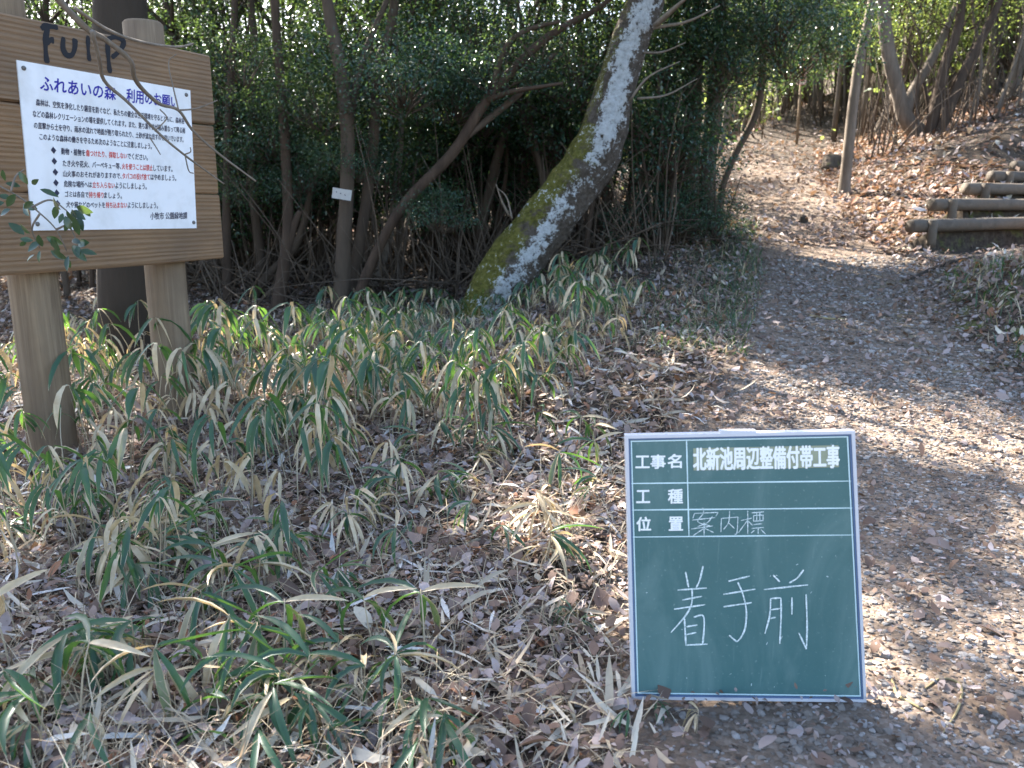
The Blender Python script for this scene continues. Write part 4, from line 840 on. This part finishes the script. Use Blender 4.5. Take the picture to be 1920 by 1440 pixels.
def sasa(x, y, me, label, group, s=1.0):
    o = link('bamboo_grass', me[0], None, (x, y, hz(x, y))); o.rotation_euler = (R.normal(0, .1), R.normal(0, .1), R.uniform(0, 6.28)); o.scale = (s, s, s); tag(o, label, 'bamboo grass', group, 'thing'); link('leaves', me[1], o); return o
cnt = 0; pl = []
def short(x, y): return 1 - .10 * float(sstep((y - 4.3) / 1.2)) - .34 * math.exp(-((x + .25) / .5) ** 2) * float(sstep((y - 3.9) / 1.0))
def zone(n, fx, keep, meshes, label, group, smin, smax):
    k = 0
    while k < n:
        x, y = fx()
        if not keep(x, y): continue
        if any((x - a) ** 2 + (y - b_) ** 2 < .0036 for a, b_ in pl): 
            if R.random() < .7: continue
        pl.append((x, y)); sasa(x, y, meshes[R.integers(len(meshes))], label, group, R.uniform(smin, smax) * short(x, y)); k += 1
bd = lambda y: xl(y) - .55
zone(118, lambda: (R.uniform(-1.3, .75), R.uniform(3.3, 6.6)), lambda x, y: x < bd(y) - .1 and abs(x) < .66 * y and R.random() < .55 + .45 * (y > 4.0), SA, 'knee high bamboo grass with drooping pale edged leaves in front of the leaning lichen trunk', 'bamboo grass around the leaning trunk', .8, 1.15)
zone(62, lambda: (R.uniform(-2.9, -.75), R.uniform(2.6, 5.2)), lambda x, y: x > -.68 * y - .1, SA[:3] + SA[5:6], 'tall drooping bamboo grass growing around the posts of the notice board', 'bamboo grass under the notice board', .75, 1.2)
zone(46, lambda: (R.uniform(-1.7, -.25), R.uniform(1.9, 3.2)), lambda x, y: x < -.38 and x > -.66 * y, SA[1:], 'bamboo grass with half withered leaves on the left slope below the notice board', 'bamboo grass on the left below the notice board', .75, 1.0)
zone(38, lambda: (R.uniform(-1.15, -.1), R.uniform(1.36, 1.8)), lambda x, y: x > -.68 * y, SAL[:3], 'low dark green bamboo grass along the lower edge of the photo', 'low bamboo grass in the foreground', .8, 1.15)
zone(26, lambda: (R.uniform(-.5, .5), R.uniform(2.2, 3.5)), lambda x, y: x < bd(y) + .5, SAL, 'small scattered bamboo shoot in the leaf litter left of the chalkboard', 'scattered bamboo shoots in the litter', .8, 1.1)
zone(10, lambda: (R.uniform(.12, .95), R.uniform(1.42, 2.1)), lambda x, y: (x < .2 and y > 1.5) or 1.46 < y < 1.56 and x < .5, SAL, 'tiny bamboo tuft at the foot of the chalkboard', 'tiny tufts at the foot of the chalkboard', .25, .42)

def arrays(me):
    v = np.zeros(len(me.vertices) * 3, np.float32); me.vertices.foreach_get('co', v); c = np.zeros(len(me.vertices) * 4, np.float32); me.attributes['tint'].data.foreach_get('color', c)
    q = np.zeros(len(me.loops), np.int32); me.loops.foreach_get('vertex_index', q); lt_ = np.zeros(len(me.polygons), np.int32); me.polygons.foreach_get('loop_total', lt_); st_ = np.concatenate([[0], np.cumsum(lt_)[:-1]])
    return v.reshape(-1, 3), c.reshape(-1, 4), q[st_[lt_ == 4][:, None] + np.arange(4)], q[st_[lt_ == 3][:, None] + np.arange(3)]
SAA = [(arrays(a_), arrays(b_)) for a_, b_ in SA + SAL]
cov = MB(); k = 0
while k < 480:
    u_ = R.random()
    if u_ < .55: x, y = R.uniform(-1.5, 1.0), R.uniform(3.2, 7.0)
    elif u_ < .85: x, y = R.uniform(-3.2, -.6), R.uniform(2.4, 6.2)
    else: x, y = R.uniform(-1.7, -.15), R.uniform(1.4, 2.6)
    if x > bd(y) + .05 - .3 * R.random() or abs(x) > .68 * y: continue
    if u_ >= .85 and x > -.45 and y > 1.7: continue
    if u_ < .55 and y < 4.2 and x > .1: continue
    far = u_ < .85; i_ = R.integers(0, 7) if far else R.integers(7, 11); a_ = R.uniform(0, 6.28); s_ = R.uniform(.65, 1.15) * short(x, y); M_ = np.array([[math.cos(a_), -math.sin(a_), 0], [math.sin(a_), math.cos(a_), 0], [R.normal(0, .1), R.normal(0, .1), 1]]) * s_
    for m_, (v, c, q, t) in enumerate(SAA[i_]):
        c = c.copy(); c[:, 3] = (c[:, 3] + R.random()) % 1; c[:, 0] = np.clip(c[:, 0] + R.normal(0, .08), 0, 1); cov.add(v @ M_.T + [x, y, hz(x, y)], q, t, c, m_)
    k += 1
tag(cov.build('bamboo_cover', [M_STRAW, M_SASA]), 'dense low cover of bamboo grass between the larger plants', 'ground cover', None, 'stuff')

# ------------------------------------------------------------------ litter, dry grass, gravel
def slope(x, y):
    e = .03; return np.stack([(height(x + e, y) - height(x - e, y)) / (2 * e), (height(x, y + e) - height(x, y - e)) / (2 * e)], -1)
def litter(mb, n, ylo, yhi, pathdens, lmin, lmax, flat=.42, power=1.0, fl=2):
    y = ylo + (yhi - ylo) * R.random(n) ** power; n = int(n * 1.2); y = np.concatenate([y, y[:n - len(y)]]); R.shuffle(y); x = R.uniform(-.88, .86, n) * (y + .3)
    onp = sstep((x - xl(y) + .3) / .6) * sstep((xr(y) - x + .25) / .5)
    keep = R.random(n) < 1 - onp * (1 - pathdens)
    q = (x - STEP_O[0]) * STEP_N[0] + (y - STEP_O[1]) * STEP_N[1]; r_ = (x - STEP_O[0]) * STEP_D[0] + (y - STEP_O[1]) * STEP_D[1]
    keep &= ~((r_ > -.1) & (q > -.7) & (q < .1) & (R.random(n) < .93))
    ok2 = slice(None); x, y = x[keep], y[keep]; n = len(x); az_ = R.uniform(0, 6.28, n); g = slope(x, y); sl_ = g[:, 0] * np.cos(az_) + g[:, 1] * np.sin(az_)
    tint = np.stack([R.random(n) * (1 - .36 * onp[keep][ok2]), R.random(n)], -1); L = R.uniform(lmin, lmax, n); W = L * R.uniform(.2, .36, n)
    straw = (tint[:, 0] > .84); W = np.where(straw & (R.random(n) < .75), L * .075, W); L = np.where(straw, L * R.uniform(.9, 1.9, n), L)
    P_ = np.stack([x, y, height(x, y) + R.random(n) ** 1.5 * .045 + .003], -1)
    pr = ((0, .1), (.18, .7), (.45, 1), (.75, .85), (1, .1)) if fl == 3 else ((0, .15), (.35, 1), (.7, .8), (1, .05)) if fl == 2 else ((0, .2), (.5, 1), (1, .05))
    blades(mb, P_, az_, np.arctan(sl_) + R.normal(0, flat, n) + .08, R.normal(.35, .8, n), L, W, pr, fold=R.uniform(-.1, .5), roll=R.normal(0, .3, n), tint=tint)
mb = MB(); litter(mb, 16000, 1.15, 3.4, .06, .018, .05, power=.8); litter(mb, 34000, 1.15, 3.8, .32, .006, .020, power=.85, flat=.4); litter(mb, 14000, 3.6, 7, .6, .012, .03, flat=.4); litter(mb, 500, 1.2, 3.2, .05, .05, .085, flat=.35, fl=3); litter(mb, 1500, 1.2, 3.8, .12, .025, .06, flat=.55, fl=3); litter(mb, 26000, 3.3, 8, .16, .03, .07); litter(mb, 9000, 5.5, 9.5, .9, .02, .05); litter(mb, 30000, 8, 20, .8, .04, .11, power=1.2, fl=1)
# fallen bamboo leaves and strips
n = 5200; y = R.uniform(1.2, 5.2, n); x = R.uniform(-.68, .6, n) * y; k = (x < xl(y) + .25 * R.random(n)); x, y = x[k], y[k]; n = len(x); L = R.uniform(.04, .15, n)
blades(mb, np.stack([x, y, height(x, y) + .008 + R.random(n) * .03], -1), R.uniform(0, 6.28, n), R.normal(.06, .16, n), R.normal(.2, .7, n), L, L * R.uniform(.03, .075, n), ((0, .25), (.3, 1), (.7, .8), (1, .05)), roll=R.normal(0, .5, n), tint=np.stack([R.choice([.86, .88, .9, .94, .96, .985], n), R.random(n)], -1))
# orange brown leaves of the right hand slope
n = 16000; y = R.uniform(7.5, 15, n); x = xr(y) - .2 + R.random(n) * 4.5; k = x < .72 * y; x, y = x[k], y[k]; n = len(x)
q = (x - STEP_O[0]) * STEP_N[0] + (y - STEP_O[1]) * STEP_N[1]; r_ = (x - STEP_O[0]) * STEP_D[0] + (y - STEP_O[1]) * STEP_D[1]; k = ~((r_ > np.interp(q, STEP_S, STEP_R) - .1) & (q > -.8) & (q < 2.6)); x, y = x[k], y[k]; n = len(x)
g = slope(x, y); a_ = R.uniform(0, 6.28, n); L = R.uniform(.05, .11, n)
blades(mb, np.stack([x, y, height(x, y) + .01 + R.random(n) * .03], -1), a_, np.arctan(g[:, 0] * np.cos(a_) + g[:, 1] * np.sin(a_)) + R.normal(0, .35, n), R.normal(.2, .5, n), L, L * R.uniform(.2, .33, n), ((0, .2), (.5, 1), (1, .05)), roll=R.normal(0, .3, n), tint=np.stack([R.choice([.05, .2, .3, .3, .5, .73, .8, .82, .85], n), R.random(n)], -1))
tag(mb.build('leaf_litter', M_LITTER), 'brown and pale fallen leaves covering the forest floor', 'leaf litter', None, 'stuff')
mb = MB(); n = 13000; y = 1.2 + 5.6 * R.random(n) ** 1.3; x = R.uniform(-.7, .6, n) * y; k = x < xl(y) - .25 * R.random(n) + .1; x, y = x[k], y[k]; n = len(x)
blades(mb, np.stack([x, y, height(x, y)], -1), R.uniform(0, 6.28, n), R.uniform(.1, 1.3, n), R.uniform(.3, 2.2, n), R.uniform(.06, .24, n), R.uniform(.0008, .002, n), ((0, 1), (.4, .8), (.75, .5), (1, .1)))
tag(mb.build('dry_grass', M_STRAW), 'thin dry grass stalks between the fallen leaves', 'dry grass', None, 'stuff')
mb = MB(); n = 2600; y = R.uniform(4.6, 9, n); x = xl(y) - R.gamma(1.6, .28, n) + .15; 
blades(mb, np.stack([x, y, height(x, y)], -1), R.uniform(0, 6.28, n), R.uniform(.4, 1.4, n), R.uniform(.3, 1.6, n), R.uniform(.06, .16, n), R.uniform(.0015, .004, n), ((0, 1), (.4, .9), (.75, .5), (1, .1)))
n = 700; y = R.uniform(4.0, 6.6, n); x = xr(y) + R.gamma(1.6, .3, n) + .1
blades(mb, np.stack([x, y, height(x, y)], -1), R.uniform(0, 6.28, n), R.uniform(.4, 1.4, n), R.uniform(.3, 1.6, n), R.uniform(.08, .2, n), R.uniform(.002, .005, n), ((0, 1), (.4, .9), (.75, .5), (1, .1)))
tag(mb.build('path_grass', M_SASA), 'short green grass along the edges of the path', 'grass', None, 'stuff')
ico = np.array([[0, 0, 1], [.894, 0, .447], [.276, .851, .447], [-.724, .526, .447], [-.724, -.526, .447], [.276, -.851, .447], [.724, .526, -.447], [-.276, .851, -.447], [-.894, 0, -.447], [-.276, -.851, -.447], [.724, -.526, -.447], [0, 0, -1]])
icf = np.array([[0, 1, 2], [0, 2, 3], [0, 3, 4], [0, 4, 5], [0, 5, 1], [1, 6, 2], [2, 7, 3], [3, 8, 4], [4, 9, 5], [5, 10, 1], [6, 7, 2], [7, 8, 3], [8, 9, 4], [9, 10, 5], [10, 6, 1], [6, 11, 7], [7, 11, 8], [8, 11, 9], [9, 11, 10], [10, 11, 6]])
def gravel(mb, n, ylo, yhi, smin, smax):
    y = R.uniform(ylo, yhi, n); x = xl(y) - .1 + (xr(y) - xl(y) + .3) * R.random(n); k = (R.random(n) < sstep((x - xl(y) + .1) / .6) * .95 + .05) & (np.abs(x) < .7 * y + .3); x, y = x[k], y[k]; n = len(x)
    s = smin + (smax - smin) * R.random(n) ** 2.5; A = s[:, None] * R.uniform([.7, .7, .35], [1.3, 1.3, .75], (n, 3)); a = R.uniform(0, 6.28, n)
    V = ico[None] * (1 + R.normal(0, .2, (n, 12, 1))) * A[:, None]; V = np.stack([V[..., 0] * np.cos(a)[:, None] - V[..., 1] * np.sin(a)[:, None], V[..., 0] * np.sin(a)[:, None] + V[..., 1] * np.cos(a)[:, None], V[..., 2]], -1)
    V = V + np.stack([x, y, height(x, y) + A[:, 2] * .3], -1)[:, None]; c = np.zeros((n, 12, 4)); c[..., 0] = R.random(n)[:, None]
    mb.add(V.reshape(-1, 3), None, (icf[None] + np.arange(n)[:, None, None] * 12).reshape(-1, 3), c.reshape(-1, 4))
mb = MB(); gravel(mb, 30000, 1.15, 4.4, .0035, .0115); gravel(mb, 7000, 4.0, 7.5, .007, .02)
tag(mb.build('gravel', M_GRAVEL, None, False), 'loose grey gravel stones on the path', 'gravel', None, 'stuff')
